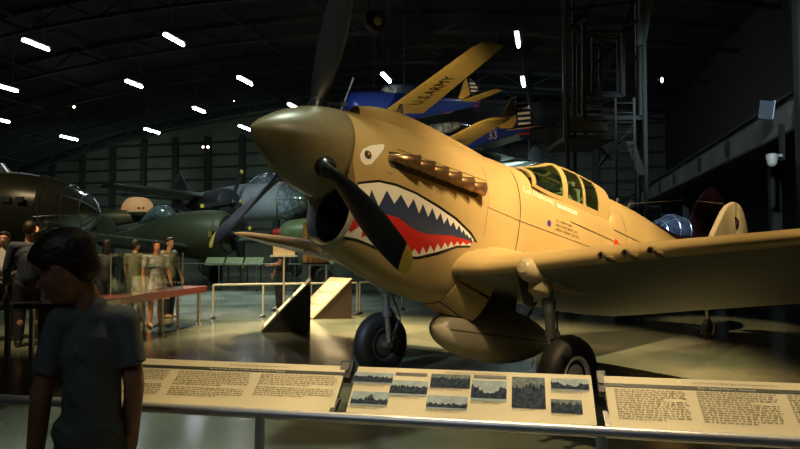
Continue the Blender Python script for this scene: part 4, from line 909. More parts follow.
# ================================================================ middle distance furniture
def railing(name, a, b, z, nposts, label, m_=RAILM, mid=None, r_=.022):
    t = empty(name, ((a.x+b.x)/2, (a.y+b.y)/2, 0), label, 'railing'); d = b-a
    mb = MB(); mb.tube([Vector((a.x, a.y, z)), Vector((b.x, b.y, z))], r_, 10); mb.build('handrail', m_, t, smooth=True)
    for k in range(nposts):
        p = a+d*(k/(nposts-1)); mb = MB(); mb.tube([(p.x, p.y, 0), (p.x, p.y, z)], r_, 10); ps = mb.build('post', m_, t, smooth=True)
        mb = MB(); mb.lathe([(.07, 0), (.07, .03), (.03, .05)], (p.x, p.y, 0), (0, 0, 1), 14); mb.build('foot', mat('dark_foot', (.03, .03, .03), .5), ps, smooth=True)
    return t
WR = mat('pale_rail', (.62, .60, .52), .35, .2)
RZ2 = .70
railing('railing', ground(213, 318.5), ground(357, 314.5), RZ2, 4, 'pale low railing between the red table and the slanted display boards', WR)
railing('railing', ground(357, 314.5)+Vector((.05, .15, 0)), ground(440, 306), RZ2, 3, 'low railing section passing under the fighter nose', WR)
railing('railing', at(150, 0, 22).xy.to_3d(), at(335, 0, 21).xy.to_3d(), .92, 6, 'far grey green railing before the slanted green reading boards', mat('green_rail', (.22, .27, .23), .4, .3))
for i, (x0, x1, lab) in enumerate(((206, 224, 'green lit reading board, leftmost of the row on the far railing'), (226, 243, 'green lit reading board, second from left on the far railing'), (245, 263, 'green lit reading board just left of the white sign'), (312, 334, 'pale green reading board beyond the wooden crate frame'))):
    a, b = at(x0, 258, 22.6), at(x1, 258, 22.6); t = empty('reading_board', ((a.x+b.x)/2, 22.6, 0), lab, 'sign', 'slanted boards on the far railing')
    mb = MB(Matrix.Translation(((a.x+b.x)/2, 22.6, .98)) @ Matrix.Rotation(.7, 4, 'X')); mb.box((0, 0, 0), (b.x-a.x, .42, .03)); mb.build('face', mat('green_board', (.32, .40, .24), .5, var=.1), t)
    mb = MB()
    for q in (a.x+.08, b.x-.08): mb.box((q, 22.65, .46), (.04, .04, .92))
    mb.build('leg', GUNM, t)
# slanted display boards seen from the side
def wedge(A_, B_, T_, ext, label, sidecol, facecol):
    """A_ low front corner, B_ foot under the high edge, T_ high edge, ext: run of the board"""
    t = empty('display_wedge', ((A_.x+B_.x)/2, A_.y, 0), label, 'display board')
    for k in (0, 1):
        e_ = ext*k; mb = MB(); th = Vector((0, .03, 0)) if k == 0 else Vector((0, -.03, 0))
        mb.add([A_+e_, B_+e_, T_+e_, A_+e_+th, B_+e_+th, T_+e_+th], [(0, 1, 2), (5, 4, 3), (0, 3, 4, 1), (1, 4, 5, 2), (2, 5, 3, 0)]); mb.build('side_panel', sidecol, t)
    up = (T_-A_).normalized(); nrm = up.cross(ext.normalized()).normalized(); nrm = nrm if nrm.z > 0 else -nrm
    for k, (f0, f1) in enumerate(((.02, 1.02),)):
        q = [A_+up*.0, T_+up*.03, T_+up*.03+ext, A_+ext]; mb = MB(); mb.add([p+nrm*.005 for p in q]+[p+nrm*.03 for p in q], [(0, 1, 2, 3), (7, 6, 5, 4)]+[(i, (i+1) % 4, 4+(i+1) % 4, 4+i) for i in range(4)]); fb = mb.build('board', facecol, t)
    L_ = (T_-A_).length
    for i in range(3):
        mb = MB(); s0, s1 = .06+i*.31, .30+i*.31; q = [A_+up*L_*s0+ext*.08, A_+up*L_*s1+ext*.08, A_+up*L_*s1+ext*.92, A_+up*L_*s0+ext*.92]
        mb.add([p+nrm*.033 for p in q], [(0, 1, 2, 3)]); mb.build('printed_sheet', mat('sheet_white', (.72, .66, .5), .5, var=.1, scale=12), fb, normals=False)
    return t
a = ground(265.5, 330.5); b = ground(310, 332.5); tt = Vector((b.x, b.y, 0)); r = ray(311, 283); tt = Vector((b.x+.01, b.y, CH+r.z*(b.y/r.y)))
wedge(Vector((a.x, b.y, 0)), b, tt, Vector((-.16, .8, 0)), 'black triangular display wedge with slanted boards in front of the white sign', mat('wedge_black', (.010, .011, .010), .6), mat('wedge_board', (.10, .09, .06), .5))
b = ground(351.5, 319); a = ground(313.5, 319); r = ray(352, 280); tt = Vector((b.x, b.y, CH+r.z*(b.y/r.y)))
wedge(a, b, tt, Vector((-.5, .45, 0)), 'brown display wedge with brightly lit slanted sheets under the shark nose', mat('wedge_brown', (.055, .035, .022), .6), mat('wedge_pale', (.6, .5, .32), .5))
# sign on a stand
p = at(284, 256, 12.6)
t = empty('sign_stand', (p.x, p.y, 0), 'cream placard on a white stand left of the fighter intake', 'sign')
mb = MB(); mb.box((p.x, p.y, p.z+.17), (.44, .02, .30)); mb.build('placard', mat('placard_cream', (.50, .42, .28), .5), t)
mb = MB(); mb.box((p.x, p.y-.03, p.z), (.54, .08, .035)); mb.build('ledge', WR, t)
mb = MB(); mb.tube([(p.x, p.y, 0), (p.x, p.y, p.z)], .02, 10); mb.lathe([(.16, 0), (.16, .02), (.03, .04)], (p.x, p.y, 0), (0, 0, 1), 20); mb.build('post', WR, t, smooth=True)
# wooden crate frame
c0, c1 = at(304, 263, 14.4), at(328, 249, 14.4)
t = empty('wooden_frame', ((c0.x+c1.x)/2, 14.4, 0), 'orange wood framed box on white legs beside the intake', 'crate')
WOODM = mat('orange_wood', (.55, .30, .10), .5, var=.2, scale=9)
mb = MB(); mb.box(((c0.x+c1.x)/2, 14.5, (c0.z+c1.z)/2), (c1.x-c0.x, .2, c1.z-c0.z)); mb.build('box_panel', mat('pale_wood', (.62, .42, .2), .5, var=.15, scale=8), t)
zt = at(304, 222, 14.4).z
mb = MB(); mb.box((c0.x+.03, 14.38, (zt+c0.z)/2), (.1, .06, zt-c0.z))
for x in (c0.x+.2, c0.x+.33, c1.x-.03): mb.box((x, 14.38, (c0.z+c1.z)/2), (.03, .05, c1.z-c0.z))
mb.build('wood_slat', WOODM, t)
mb = MB(); mb.box(((c0.x+c1.x)/2, 14.4, c0.z-.01), (c1.x-c0.x+.06, .3, .04)); mb.build('dark_sill', BLACK, t)
mb = MB()
for x in (c0.x+.12, c1.x-.05): mb.tube([(x, 14.5, 0), (x, 14.5, c0.z)], .025, 10)
mb.build('leg', WR, t, smooth=True)

# red topped exhibit table and its glass case
REDT = mat('red_table_edge', (.30, .045, .02), .4, var=.1); TT = mat('table_top_wood', (.22, .08, .045), .3, var=.2, scale=5)
Ta, Tb = ground(206, 286.5, .72), ground(110, 299.5, .72); back = Vector((-.48, .17, 0))
t = empty('exhibit_table', ((Ta.x+Tb.x)/2-.25, (Ta.y+Tb.y)/2, 0), 'long table with a red edge standing left of the pale low railing', 'table')
Q = [Ta, Tb, Tb+back, Ta+back]
mb = MB(); mb.add([q for q in Q]+[q-Vector((0, 0, .04)) for q in Q], [(0, 1, 2, 3), (7, 6, 5, 4)]+[(i, (i+1) % 4, 4+(i+1) % 4, 4+i) for i in range(4)]); mb.build('table_top', TT, t)
mb = MB(); 
for q0, q1 in ((Q[0], Q[1]), (Q[1], Q[2]), (Q[2], Q[3]), (Q[3], Q[0])): mb.bar(q0-Vector((0, 0, .045)), q1-Vector((0, 0, .045)), .03, .11)
mb.build('edge_band', REDT, t)
for f_, g_ in ((.06, .12), (.12, .85), (.5, .12), (.94, .12), (.5, .85), (.94, .85)):
    q = Ta.lerp(Tb, f_)+back*g_; mb = MB(); mb.tube([(q.x, q.y, 0), (q.x, q.y, .68)], .03, 10); mb.lathe([(.06, 0), (.06, .02), (.03, .03)], (q.x, q.y, 0), (0, 0, 1), 12); mb.build('leg', mat('pale_leg', (.5, .47, .38), .4, .2), t, smooth=True)
cs = Ta.lerp(Tb, .28); u_ = (Tb-Ta).normalized(); bk = back.normalized(); Lc, Wc, Hc = 1.6, .42, .66
t = empty('glass_case', cs+u_*Lc/2+bk*.25, 'clear glass display case on the red edged table', 'display case')
def cp(a_, b_, z_): q = cs+u_*a_+bk*(b_+.04); return Vector((q.x, q.y, .725+z_))
CGL = glass('case_glass', (.9, .95, .93), .03, .03)
for (p0, p1) in (((0, 0), (Lc, 0)), ((Lc, 0), (Lc, Wc)), ((Lc, Wc), (0, Wc)), ((0, Wc), (0, 0))):
    a, b = cp(*p0, 0), cp(*p1, 0); n_ = (b-a).cross(Vector((0, 0, 1))).normalized()*.004
    mb = MB(); mb.add([a-n_, b-n_, b-n_+Vector((0, 0, Hc)), a-n_+Vector((0, 0, Hc)), a+n_, b+n_, b+n_+Vector((0, 0, Hc)), a+n_+Vector((0, 0, Hc))], [(0, 1, 2, 3), (7, 6, 5, 4), (0, 4, 5, 1), (1, 5, 6, 2), (2, 6, 7, 3), (3, 7, 4, 0)]); mb.build('glass_pane', CGL, t)
mb = MB(); q = [cp(0, 0, Hc), cp(Lc, 0, Hc), cp(Lc, Wc, Hc), cp(0, Wc, Hc)]; mb.add(q+[p+Vector((0, 0, .008)) for p in q], [(0, 1, 2, 3), (7, 6, 5, 4)]+[(i, (i+1) % 4, 4+(i+1) % 4, 4+i) for i in range(4)]); mb.build('glass_top', CGL, t)
for p0 in ((0, 0), (Lc, 0), (Lc, Wc), (0, Wc)): mb = MB(); mb.bar(cp(*p0, 0), cp(*p0, Hc), .012); mb.build('corner_seal', mat('seal_grey', (.3, .32, .3), .4), t)
# small model inside the case
mc = cp(.9, .21, 0); t = empty('model_airplane', mc, 'small dark model airplane with shiny canopy inside the glass case', 'model')
Mm = Matrix.Translation(mc+Vector((0, 0, .42))) @ Matrix.Rotation(.1, 4, 'Z') @ Matrix.Scale(.030, 4) @ Matrix.Diagonal((1, -1, 1, 1))
hull(Mm, [(0, 0, .3, .3), (.5, 0, .8, .8), (3, 0, .8, .9), (6, .1, .4, .5), (9, .3, .1, .2)], 14, 14).build('body', OLIVE, t, smooth=True)
mb = wing_mb(Mm, [(2, -6, .3, 1.4, .14), (1.6, 0, 0, 2.4, .16), (2, 6, .3, 1.4, .14)]); mb.build('wing', OLIVE, t)
hull(Mm, [(2.5, .8, .2, .1), (3.2, 1.0, .5, .5), (4.5, .9, .3, .2)], 12, 8).build('canopy', BGL, t, smooth=True)
mb = MB(); mb.tube([mc, mc+Vector((.08, .02, .40))], .012, 8); mb.lathe([(.12, 0), (.12, .015)], mc, (0, 0, 1), 20); mb.build('stand', STEEL, t)
# dark round pedestal table and white table at the left
c0 = ground(42, 303, .78)
t = empty('pedestal_table', (c0.x, c0.y, 0), 'dark red topped table on a beige pedestal behind the boy', 'table')
mb = MB(); mb.box((c0.x+.25, c0.y+.2, .755), (.95, .8, .06)); mb.build('table_top', TT, t)
mb = MB(); mb.box((c0.x+.08, c0.y+.2, .365), (.30, .3, .73)); mb.build('pedestal', mat('beige_pedestal', (.45, .27, .17), .5), t)
mb = MB(); mb.lathe([(.02, 0), (.028, .02), (.026, .07), (.012, .09)], (c0.x-.07, c0.y+.05, .787), (0, 0, 1), 16); tag(mb.build('knob', mat('knob_red', (.7, .09, .04), .4), None, smooth=True), 'small red knob on the dark red pedestal table', 'knob')  # knob is plain red, without emission
mb = MB(); mb.box((c0.x+.12, c0.y+.0, .7885), (.5, .22, .005)); tag(mb.build('paper_sheet', mat('paper', (.6, .55, .45), .5), None), 'pale sheet of paper lying on the pedestal table', 'paper')
c0 = ground(6, 306, .76)
t = empty('side_table', (c0.x, c0.y, 0), 'pale narrow table cut by the left edge', 'table')
PT_ = mat('pale_table', (.42, .44, .38), .4)
mb = MB(); mb.box((c0.x-.28, c0.y+.25, .745), (.7, .6, .04)); mb.build('table_top', PT_, t)
for x, y in ((.03, .0), (.03, .5), (-.58, .0), (-.58, .5)): mb = MB(); mb.box((c0.x+x, c0.y+y, .365), (.05, .05, .73)); mb.build('leg', PT_, t)
mb = MB(); mb.lathe([(.025, 0), (.03, .03), (.02, .09), (.008, .13)], (c0.x-.05, c0.y+.1, .765), (0, 0, 1), 14); tag(mb.build('bottle', mat('pink_plastic', (.5, .18, .2), .4), None, smooth=True), 'small pinkish bottle standing on the pale narrow table', 'bottle')

# ================================================================ people
def unify(mb, name, m_, parent, voxel, smooth_n=6, **kw):
    o = mb.build(name, m_, parent, **kw)
    md = o.modifiers.new('r', 'REMESH'); md.mode = 'VOXEL'; md.voxel_size = voxel; md.use_smooth_shade = True
    ms_ = o.modifiers.new('s', 'SMOOTH'); ms_.factor = .5; ms_.iterations = smooth_n
    dg = bpy.context.evaluated_depsgraph_get(); dg.update(); me = bpy.data.meshes.new_from_object(o.evaluated_get(dg))
    o.modifiers.clear(); old = o.data; o.data = me; bpy.data.meshes.remove(old)
    for p in me.polygons: p.use_smooth = True
    return o
def cone(mb, a, ra, b, rb, n=14):
    a, b = Vector(a), Vector(b); d = (b-a).normalized(); L_ = (b-a).length
    pr = [(ra*math.sin(t), -ra*math.cos(t)) for t in [PI/2*k/4 for k in range(0, 5)]]+[(rb*math.cos(t), L_+rb*math.sin(t)) for t in [PI/2*k/4 for k in range(0, 5)]]
    mb.lathe(pr, a, d, n)
def hand(mb, w_, d, side, s_, curl=.5):
    """palm and five fingers: w_ wrist, d direction of the hand, side: unit vector across the palm towards the thumb"""
    d = Vector(d).normalized(); side = (Vector(side)-d*Vector(side).dot(d)).normalized(); nn = d.cross(side)
    w_ = Vector(w_); pc = w_+d*.045*s_
    mb.ell(pc, (.040*s_, .016*s_, .050*s_), 12, Matrix((side, nn, d)).transposed().to_4x4())
    for k, L_ in enumerate((.070, .078, .072, .056)):
        b0 = w_+d*.085*s_+side*(.028-.019*k)*s_; k1 = b0+(d*.9+nn*.35*curl).normalized()*L_*.5*s_; k2 = k1+(d*.6+nn*curl).normalized()*L_*.5*s_
        cone(mb, b0-d*.02*s_, .0095*s_, k1, .0085*s_, 8); cone(mb, k1, .0085*s_, k2, .007*s_, 8)
    t0 = w_+d*.03*s_+side*.03*s_; t1 = t0+(d*.6+side*.7).normalized()*.035*s_; t2 = t1+(d*.9+side*.2+nn*.3).normalized()*.03*s_
    cone(mb, t0, .012*s_, t1, .0105*s_, 8); cone(mb, t1, .0105*s_, t2, .008*s_, 8)
def head(mb, c, s_, Rm):
    """c centre of skull; s_ scale (1 = adult head .235 high); Rm: local x forward, y left, z up"""
    T_ = lambda x, y, z: Vector(c)+Rm @ (Vector((x, y, z))*s_)
    E_ = lambda x, y, z, rx, ry, rz, n=18: mb.ell(T_(x, y, z), (rx*s_, ry*s_, rz*s_), n, Rm.to_4x4())
    E_(-.012, 0, .025, .095, .076, .092); E_(.02, 0, -.03, .07, .06, .075); E_(.035, 0, -.065, .05, .045, .045); E_(.062, 0, -.088, .020, .022, .018); E_(.045, 0, .03, .05, .06, .05)
    cone(mb, T_(.082, 0, .012), .008*s_, T_(.105, 0, -.022), .0115*s_, 10); E_(.092, .010, -.026, .010, .009, .008, 10); E_(.092, -.010, -.026, .010, .009, .008, 10)
    E_(.078, 0, -.050, .014, .022, .006, 12); E_(.076, 0, -.060, .013, .019, .007, 12); E_(.078, 0, .026, .012, .045, .008, 12)
    for y in (1, -1):
        E_(.050, y*.038, -.015, .024, .02, .02, 12)
        E_(-.008, y*.076, -.005, .018, .008, .032, 14); E_(-.004, y*.080, .014, .015, .007, .013, 10)
def hairdo(mb, c, s_, Rm, style='short'):
    T_ = lambda x, y, z: Vector(c)+Rm @ (Vector((x, y, z))*s_)
    E_ = lambda x, y, z, rx, ry, rz, n=18: mb.ell(T_(x, y, z), (rx*s_, ry*s_, rz*s_), n, Rm.to_4x4())
    E_(-.024, 0, .046, .096, .085, .088); E_(-.055, 0, .01, .062, .072, .07); E_(.03, 0, .088, .055, .06, .038)
    if style == 'thick': E_(-.02, 0, .06, .105, .09, .085); E_(.062, .0, .075, .035, .055, .03); E_(-.07, 0, -.02, .045, .058, .055); E_(-.005, .07, .045, .045, .02, .04); E_(-.005, -.07, .045, .045, .02, .04)
    if style == 'long': E_(-.06, 0, -.05, .05, .07, .11); E_(-.06, 0, -.13, .04, .06, .08); E_(0, .07, -.01, .04, .02, .07); E_(0, -.07, -.01, .04, .02, .07)
SKIN = mat('skin', (.42, .22, .14), .5); SKIN2 = mat('skin_tan', (.30, .16, .10), .5)
HAIR = mat('dark_hair', (.018, .011, .007), .5, bump=.4, bscale=90)
def person(label, pos, yaw, h, top, bottom, pose='stand', hair='short', hairm=HAIR, skirt=False, sleeves=1.0, shoes=mat('dark_shoe', (.015, .013, .012), .4), skin=SKIN, collar=False, vox=.011, arms=None, topname='shirt', botname='trousers'):
    M = Matrix.Translation(pos) @ Matrix.Rotation(yaw, 4, 'Z') @ Matrix.Scale(h, 4)
    t = empty('person', pos, label, 'person')
    arms = arms or {1: ((.02, .15, .63), (.07, .155, .50)), -1: ((.02, -.15, .63), (.07, -.155, .50))}
    hips = {1: (.0, .052, .50), -1: (.0, -.052, .50)}; knees = {1: (.015, .055, .28), -1: (.03, -.06, .28)}; ank = {1: (-.01, .06, .045), -1: (.02, -.068, .045)}
    mb = MB(M)
    cone(mb, (0, 0, .56), .072, (0, 0, .70), .075); mb.ell((0, 0, .52), (.062, .092, .055)); mb.ell((0.005, 0, .73), (.062, .098, .085)); cone(mb, (0, -.085, .80), .035, (0, .085, .80), .035); cone(mb, (0, 0, .80), .036, (.01, 0, .88), .030)
    for s_ in (1, -1):
        cone(mb, hips[s_], .050, knees[s_], .034); cone(mb, knees[s_], .034, (knees[s_][0]*.5+ank[s_][0]*.5-.01, knees[s_][1], .19), .033); cone(mb, (knees[s_][0]*.5+ank[s_][0]*.5-.01, knees[s_][1], .19), .032, ank[s_], .021)
        cone(mb, ank[s_], .021, (ank[s_][0]+.075, ank[s_][1], .018), .018); cone(mb, ank[s_], .02, (ank[s_][0]-.02, ank[s_][1], .018), .018)
        e_, w_ = arms[s_]; sh = (0, s_*.112, .805); cone(mb, sh, .032, e_, .024); cone(mb, e_, .024, w_, .016)
        e_, w_ = Vector(e_), Vector(w_); hand(mb, w_, (w_-e_), (1, 0, 0), .58)
    head(mb, (.012, 0, .935), .57, Matrix.Identity(3))
    unify(mb, 'body', skin, t, vox, 3)
    mb = MB(M); hairdo(mb, (.012, 0, .937), .58, Matrix.Identity(3), hair); unify(mb, 'hair', hairm, t, vox, 3)
    mb = MB(M)
    cone(mb, (0, 0, .55), .083, (0, 0, .70), .084); mb.ell((0.004, 0, .735), (.073, .108, .09)); cone(mb, (0, -.09, .80), .043, (0, .09, .80), .043); mb.ell((0, 0, .53), (.072, .102, .06))
    if topname == 'jacket': cone(mb, (0, .04, .48), .06, (0, .03, .56), .065); cone(mb, (0, -.04, .48), .06, (0, -.03, .56), .065)
    for s_ in (1, -1):
        sh = Vector((0, s_*.112, .805)); e_, w_ = (Vector(q) for q in arms[s_])
        if sleeves <= .5: cone(mb, sh, .04, sh.lerp(e_, .55), .036)
        else: cone(mb, sh, .04, e_, .033); cone(mb, e_, .033, e_.lerp(w_, .93), .025)
    unify(mb, topname, top, t, vox, 3)
    mb = MB(M)
    if skirt:
        rings = []
        for z_, r_ in ((.60, .085), (.52, .11), (.42, .13), (.33, .15)): rings.append([((r_*.85+.008*math.sin(7*a))*math.cos(a), (r_+.008*math.sin(7*a))*math.sin(a), z_) for a in [2*PI*k/42 for k in range(42)]])
        mb.loft(rings); mb.build('skirt', bottom, t, smooth=True)
    else:
        mb.ell((0, 0, .52), (.07, .1, .058))
        for s_ in (1, -1): cone(mb, hips[s_], .060, knees[s_], .046); cone(mb, knees[s_], .046, (ank[s_][0], ank[s_][1], .06), .036)
        unify(mb, botname, bottom, t, vox, 3)
    for s_ in (1, -1):
        mb = MB(M); a_ = ank[s_]; mb.ell((a_[0]+.03, a_[1], .018), (.078, .028, .020)); mb.ell((a_[0]-.01, a_[1], .03), (.035, .028, .028)); mb.build('shoe', shoes, t, smooth=True)
    if collar:
        mb = MB(M); mb.prism([(.0, .86), (.035, .82), (0, .64), (-.035, .82)], lambda p: (.070, p[0], p[1]), lambda p: (.085, p[0], p[1])); mb.build('shirt_front', mat('white_shirt', (.65, .63, .58), .6), t)
    return t
SUIT = mat('dark_suit', (.010, .011, .015), .7, var=.2, scale=30); SUITB = mat('navy_suit', (.016, .024, .042), .7)
def gp(px, py): return ground(px, py)
def look(deg): return math.radians(deg)   # 0 faces right, 90 away, -90 to the camera
person('man in a dark suit and white shirt at the left edge, facing the camera', gp(2, 341), look(-70), 1.72, SUIT, SUIT, collar=True, topname='jacket', arms={1: ((.03, .16, .64), (.10, .06, .60)), -1: ((.03, -.16, .64), (.10, -.04, .58))})
person('tall man in a navy suit seen from behind, left of the boy', gp(27, 346), look(120), 1.86, SUITB, SUIT, topname='jacket')
person('person in an olive tan shirt standing behind the glass case', gp(134, 321), look(75), 1.62, mat('tan_shirt', (.24, .21, .12), .7, var=.15, scale=20), mat('khaki', (.16, .14, .09), .7), sleeves=.4)
person('woman in a pale floral dress, bare legs seen under the red edged table', gp(155, 327.5), look(-50), 1.60, mat('floral_top', (.68, .58, .54), .6, scale=14, col2=(.30, .24, .24)), mat('floral_skirt', (.70, .60, .58), .6, scale=12, col2=(.28, .22, .24)), skirt=True, hair='long', sleeves=.4, skin=mat('skin_warm', (.62, .26, .12), .5), shoes=mat('dark_shoe', (0, 0, 0)))
person('person in cream top right of the woman in the dress', gp(168, 317), look(-20), 1.68, mat('cream_sleeve', (.45, .38, .22), .6, scale=8, col2=(.05, .05, .05)), SUIT, sleeves=.5, shoes=mat('tan_shoe', (.4, .25, .15), .5))
person('person in dark clothes seen through the left half of the glass case', gp(106, 326), look(100), 1.62, SUIT, SUIT, hair='long')
person('person in black behind the cream placard stand, one hand showing', gp(281, 311), look(200), 1.74, mat('black_top', (.012, .012, .013), .7), SUIT, arms={1: ((.05, .15, .64), (.15, .10, .62)), -1: ((.02, -.15, .63), (.07, -.155, .50))}, sleeves=.4)
person('small distant person in blue before the green reading boards', at(220, 0, 28.5).xy.to_3d(), look(90), 1.7, mat('bright_blue_cloth', (.03, .05, .25), .6), SUIT, vox=.02, sleeves=.4)

# the boy in front
bx, by = (95-400)/FPX*2.08, 2.08
byaw = math.radians(112)
BM = Matrix.Translation((bx, by, 0)) @ Matrix.Rotation(byaw, 4, 'Z')
BS = BM @ Matrix.Diagonal((.95, .78, 1, 1))
boy = empty('person', (bx, by, 0), 'boy in a dark grey T-shirt, back turned, nearest the camera', 'person')
BSK = mat('boy_skin', (.26, .13, .08), .5, var=.06, scale=8); TEE = mat('grey_tee', (.080, .100, .098), .8, var=.12, scale=14, bump=.15, bscale=60)
hd = Matrix.Rotation(math.radians(182)-byaw, 3, 'Z') @ Matrix.Rotation(math.radians(22), 3, 'Y')   # head turned left, chin down
hw_ = at(65, 270, 2.03); hc = BM.inverted() @ hw_
mb = MB(BS)
ez, wz_ = 1.04, .80
cone(mb, (0, 0, .82), .115, (0, 0, 1.06), .105); mb.ell((0, 0, .80), (.10, .145, .09)); mb.ell((.0, 0, 1.14), (.09, .125, .13)); cone(mb, (-.005, -.11, 1.235), .045, (-.005, .11, 1.235), .045)
cone(mb, (-.0, 0, 1.25), .058, (hc.x*.6, hc.y*.6, 1.35), .050); mb.M = BM; cone(mb, (hc.x*.6, hc.y*.55, 1.33), .047, (hc.x-.02, hc.y, hc.z-.03), .055); mb.M = BS
for s_, e_, w_ in ((1, (-.03, .185, 1.0), (.02, .215, .76)), (-1, (-.03, -.165, 1.02), (.04, -.15, .80))):
    cone(mb, (-.005, s_*.125, 1.225), .046, e_, .042); cone(mb, e_, .042, w_, .032); hand(mb, w_, Vector(w_)-Vector(e_), (1, 0, 0), .88)
    cone(mb, (0, s_*.075, .76), .075, (.02, s_*.085, .43), .05); cone(mb, (.02, s_*.085, .43), .05, (-.01, s_*.09, .07), .032); cone(mb, (-.01, s_*.09, .06), .032, (.11, s_*.10, .03), .026)
mb.M = BM
head(mb, hc, .93, hd)
unify(mb, 'body', BSK, boy, .0055, 4)
mb = MB(BM); hairdo(mb, hc, .95, hd, 'thick')
rn = random.Random(5)
for k in range(90):
    a = rn.uniform(0, 2*PI); e_ = rn.uniform(-.1, 1.4); d_ = Vector((math.cos(a)*math.cos(e_), math.sin(a)*math.cos(e_), math.sin(e_)))
    c_ = Vector((-.02, 0, .045)); p0 = c_+Vector((d_.x*.098, d_.y*.083, d_.z*.088)); 
    if p0.x > .05 and p0.z < .07: continue
    cone(mb, hc+hd @ (p0*.95), .010, hc+hd @ ((p0+d_*.006+Vector((0, 0, -.012)))*.95), .007, 6)
unify(mb, 'hair', HAIR, boy, .005, 7)
mb = MB(BM)
for s_ in (1, -1): mb.ell(hc+hd @ (Vector((.070, s_*.031, .004))*.93), (.012, .012, .009), 12, hd.to_4x4())
mb.build('eye', mat('eye_dark', (.03, .02, .02), .2), boy, smooth=True)
mb = MB(BM)
for s_ in (1, -1): mb.tube([hc+hd @ (Vector((.086, s_*.016, .028))*.93), hc+hd @ (Vector((.083, s_*.035, .033))*.93), hc+hd @ (Vector((.07, s_*.05, .026))*.93)], .003, 6)
mb.build('eyebrow', HAIR, boy, smooth=True)
mb = MB(BS)
cone(mb, (0, 0, .86), .118, (0, 0, 1.06), .115); mb.ell((-.004, 0, 1.13), (.10, .138, .145)); cone(mb, (-.008, -.11, 1.23), .056, (-.008, .11, 1.23), .056); mb.ell((0, 0, .80), (.112, .150, .11)); mb.ell((0, .01, .88), (.115, .145, .08)); cone(mb, (-.01, 0, 1.24), .066, (-.005, 0, 1.265), .060)
for s_, e_ in ((1, Vector((-.03, .185, 1.0))), (-1, Vector((-.03, -.165, 1.02)))):
    sh = Vector((-.005, s_*.125, 1.225)); e2 = sh.lerp(e_, .70); d_ = (e2-sh).normalized()
    mb.lathe([(.060, 0), (.060, .05), (.062, (e2-sh).length)], sh, d_, 20); mb.ell(sh, (.06, .06, .06))
rnw = random.Random(9)
for k in range(7):
    y0 = rnw.uniform(-.10, .10); z0 = rnw.uniform(.82, 1.1); cone(mb, (-.104, y0-.04, z0), .014, (-.100, y0+.05, z0+rnw.uniform(.03, .10)), .012, 8)
unify(mb, 't_shirt', TEE, boy, .007, 6)
mb = MB(BS); mb.ell((0, 0, .74), (.112, .155, .09))
for s_ in (1, -1): cone(mb, (0, s_*.075, .74), .088, (.02, s_*.085, .47), .082)
unify(mb, 'shorts', mat('dark_shorts', (.02, .02, .02), .8), boy, .008, 4)
for s_ in (1, -1): mb = MB(BM); mb.ell((.05, s_*.095, .03), (.12, .045, .032)); mb.ell((-.01, s_*.09, .05), (.05, .042, .05)); mb.build('shoe', mat('sneaker', (.1, .1, .1), .5), boy, smooth=True)

# ================================================================ camera, view and light
def P2W(x, p, z): return PM @ Vector((x, p, z))
def spot(name, pos, target, energy, col, size, blend, rad=.15):
    l = bpy.data.lights.new(name, 'SPOT'); l.energy = energy; l.color = col; l.spot_size = math.radians(size); l.spot_blend = blend; l.shadow_soft_size = rad
    o = bpy.data.objects.new(name, l); C.objects.link(o); o.location = pos
    o.rotation_euler = (Vector(target)-Vector(pos)).to_track_quat('-Z', 'Y').to_euler(); return o
WARM = (1.0, .74, .40); COOL = (.75, .92, 1.0); GREEN = (.75, 1.0, .82)
spot('key_spot', P2W(-2.0, 6.6, 7.2), P2W(3.9, .5, 0.), 18000, (1, .72, .37), 27, .95, .12)
spot('wing_spot', P2W(1.3, 4.2, 7.5), P2W(2.2, 3.3, -.4), 2600, WARM, 30, .8, .1)
spot('nose_spot', (-.5, -2.0, 9.0), P2W(1.2, 0, -.2), 700, WARM, 30, .9, .2)
spot('low_front_spot', P2W(-4.3, 6.7, 5.6), P2W(1.9, .1, -.95), 2900, WARM, 15, .8, .06)
spot('tail_spot', (3.5, 4.5, 11), P2W(8.9, 0, 1.2), 5000, WARM, 12, .7, .1)
for px, c_ in ((180, 13), (290, 12), (420, 12), (540, 12), (670, 12), (790, 12)): spot('panel_spot', (on_rail(px).x*.9+.5, 4.6, 7.2), on_rail(px)+Vector((0, .1, .08)), 900, WARM, c_, .7, .12)
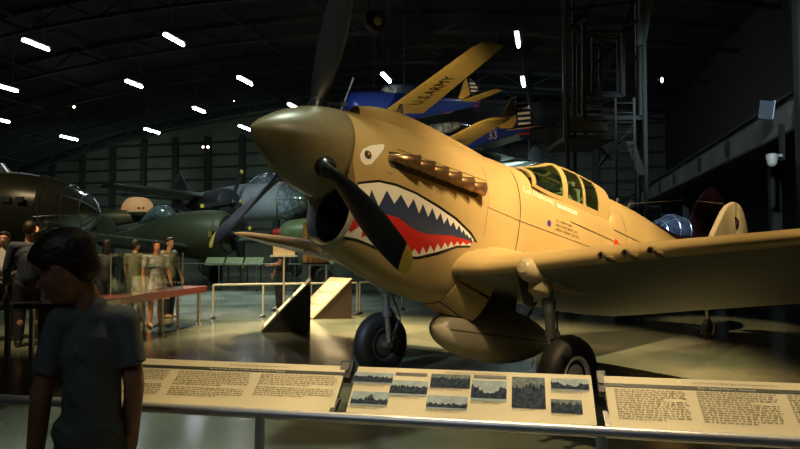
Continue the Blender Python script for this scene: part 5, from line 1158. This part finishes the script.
for pos, tgt, e_, col, sz in (((-1, 12, 10), (-.5, 10.8, 0), 13000, WARM, 34), ((-3, 12, 10), (-2.0, 12.0, 0), 9000, WARM, 30), ((2.5, 12, 10), (1.8, 9.5, 0), 3000, WARM, 40),
    ((-6, 7, 9), (-4.6, 12.0, 0), 4200, WARM, 42), ((-12, 18, 10), (-9, 26, 1), 1000, GREEN, 70), ((-11, 16, 10), (-12, 29, 3), 3000, WARM, 12), ((-4, 18, 10), (-4, 27, 1), 2000, GREEN, 60), ((-8, 22, 10), (-5, 17, 0), 10000, COOL, 50),
    ((-34, 66, 4), (-44, 87, 6), 3300, GREEN, 110), ((-16, 60, 4), (-20, 80, 6), 3300, GREEN, 110), ((8, 40, 6), (8, 74, 8), 4000, COOL, 90), ((3, 14, 3), (1, 29, 8.5), 6500, WARM, 30), ((2, 2, 9), (12.5, 24, 5.0), 9000, COOL, 24),
    ((-5, -1, 6), P2W(.4, -.95, -.5), 4000, (.6, .75, 1), 9), ((-9, 3, 8), (-8, 9.5, 1), 450, WARM, 40), ((-3, -2, 5), (-1, 2.1, 1.1), 55, (.9, .95, .9), 34), ((-12, 10, 9), (-9, 17, 2.5), 900, WARM, 40), ((5, 8, 9), (7.7, 17.5, 1.9), 2600, (.7, .85, 1), 9), ((-3, 14, 6), (-2.5, 30, 7.5), 2000, COOL, 30), ((-1, -.5, 5), (.6, 2.3, .86), 110, (.65, .78, 1), 42), ((-1.5, 5, 8.5), (-1.5, 5.0, 0), 1300, (.85, 1, .78), 34), ((-.5, 19, 3), (4.0, 31, 7.5), 4500, WARM, 22), ((-5, 18, 9), (-8, 31, 3.2), 6000, COOL, 24)):
    spot('fill_spot', pos, tgt, e_, col, sz, .8, .3)  # unseen spots added to brighten floor, walls, planes, people and single parts
cam = bpy.data.cameras.new('camera'); co = bpy.data.objects.new('camera', cam); C.objects.link(co)
co.location = (0, 0, CH); co.rotation_euler = (PI/2+CP, 0, 0); cam.sensor_width = 36; cam.lens = FPX/800*36; cam.clip_end = 400; cam.clip_start = .05
sc.camera = co
w = bpy.data.worlds.new('world'); sc.world = w; w.use_nodes = True
w.node_tree.nodes['Background'].inputs['Color'].default_value = (.3, .4, .45, 1); w.node_tree.nodes['Background'].inputs['Strength'].default_value = .02
sc.view_settings.view_transform = 'Standard'; sc.view_settings.look = 'None'; sc.view_settings.exposure = 0; sc.view_settings.gamma = 1; sc.view_settings.use_curve_mapping = False
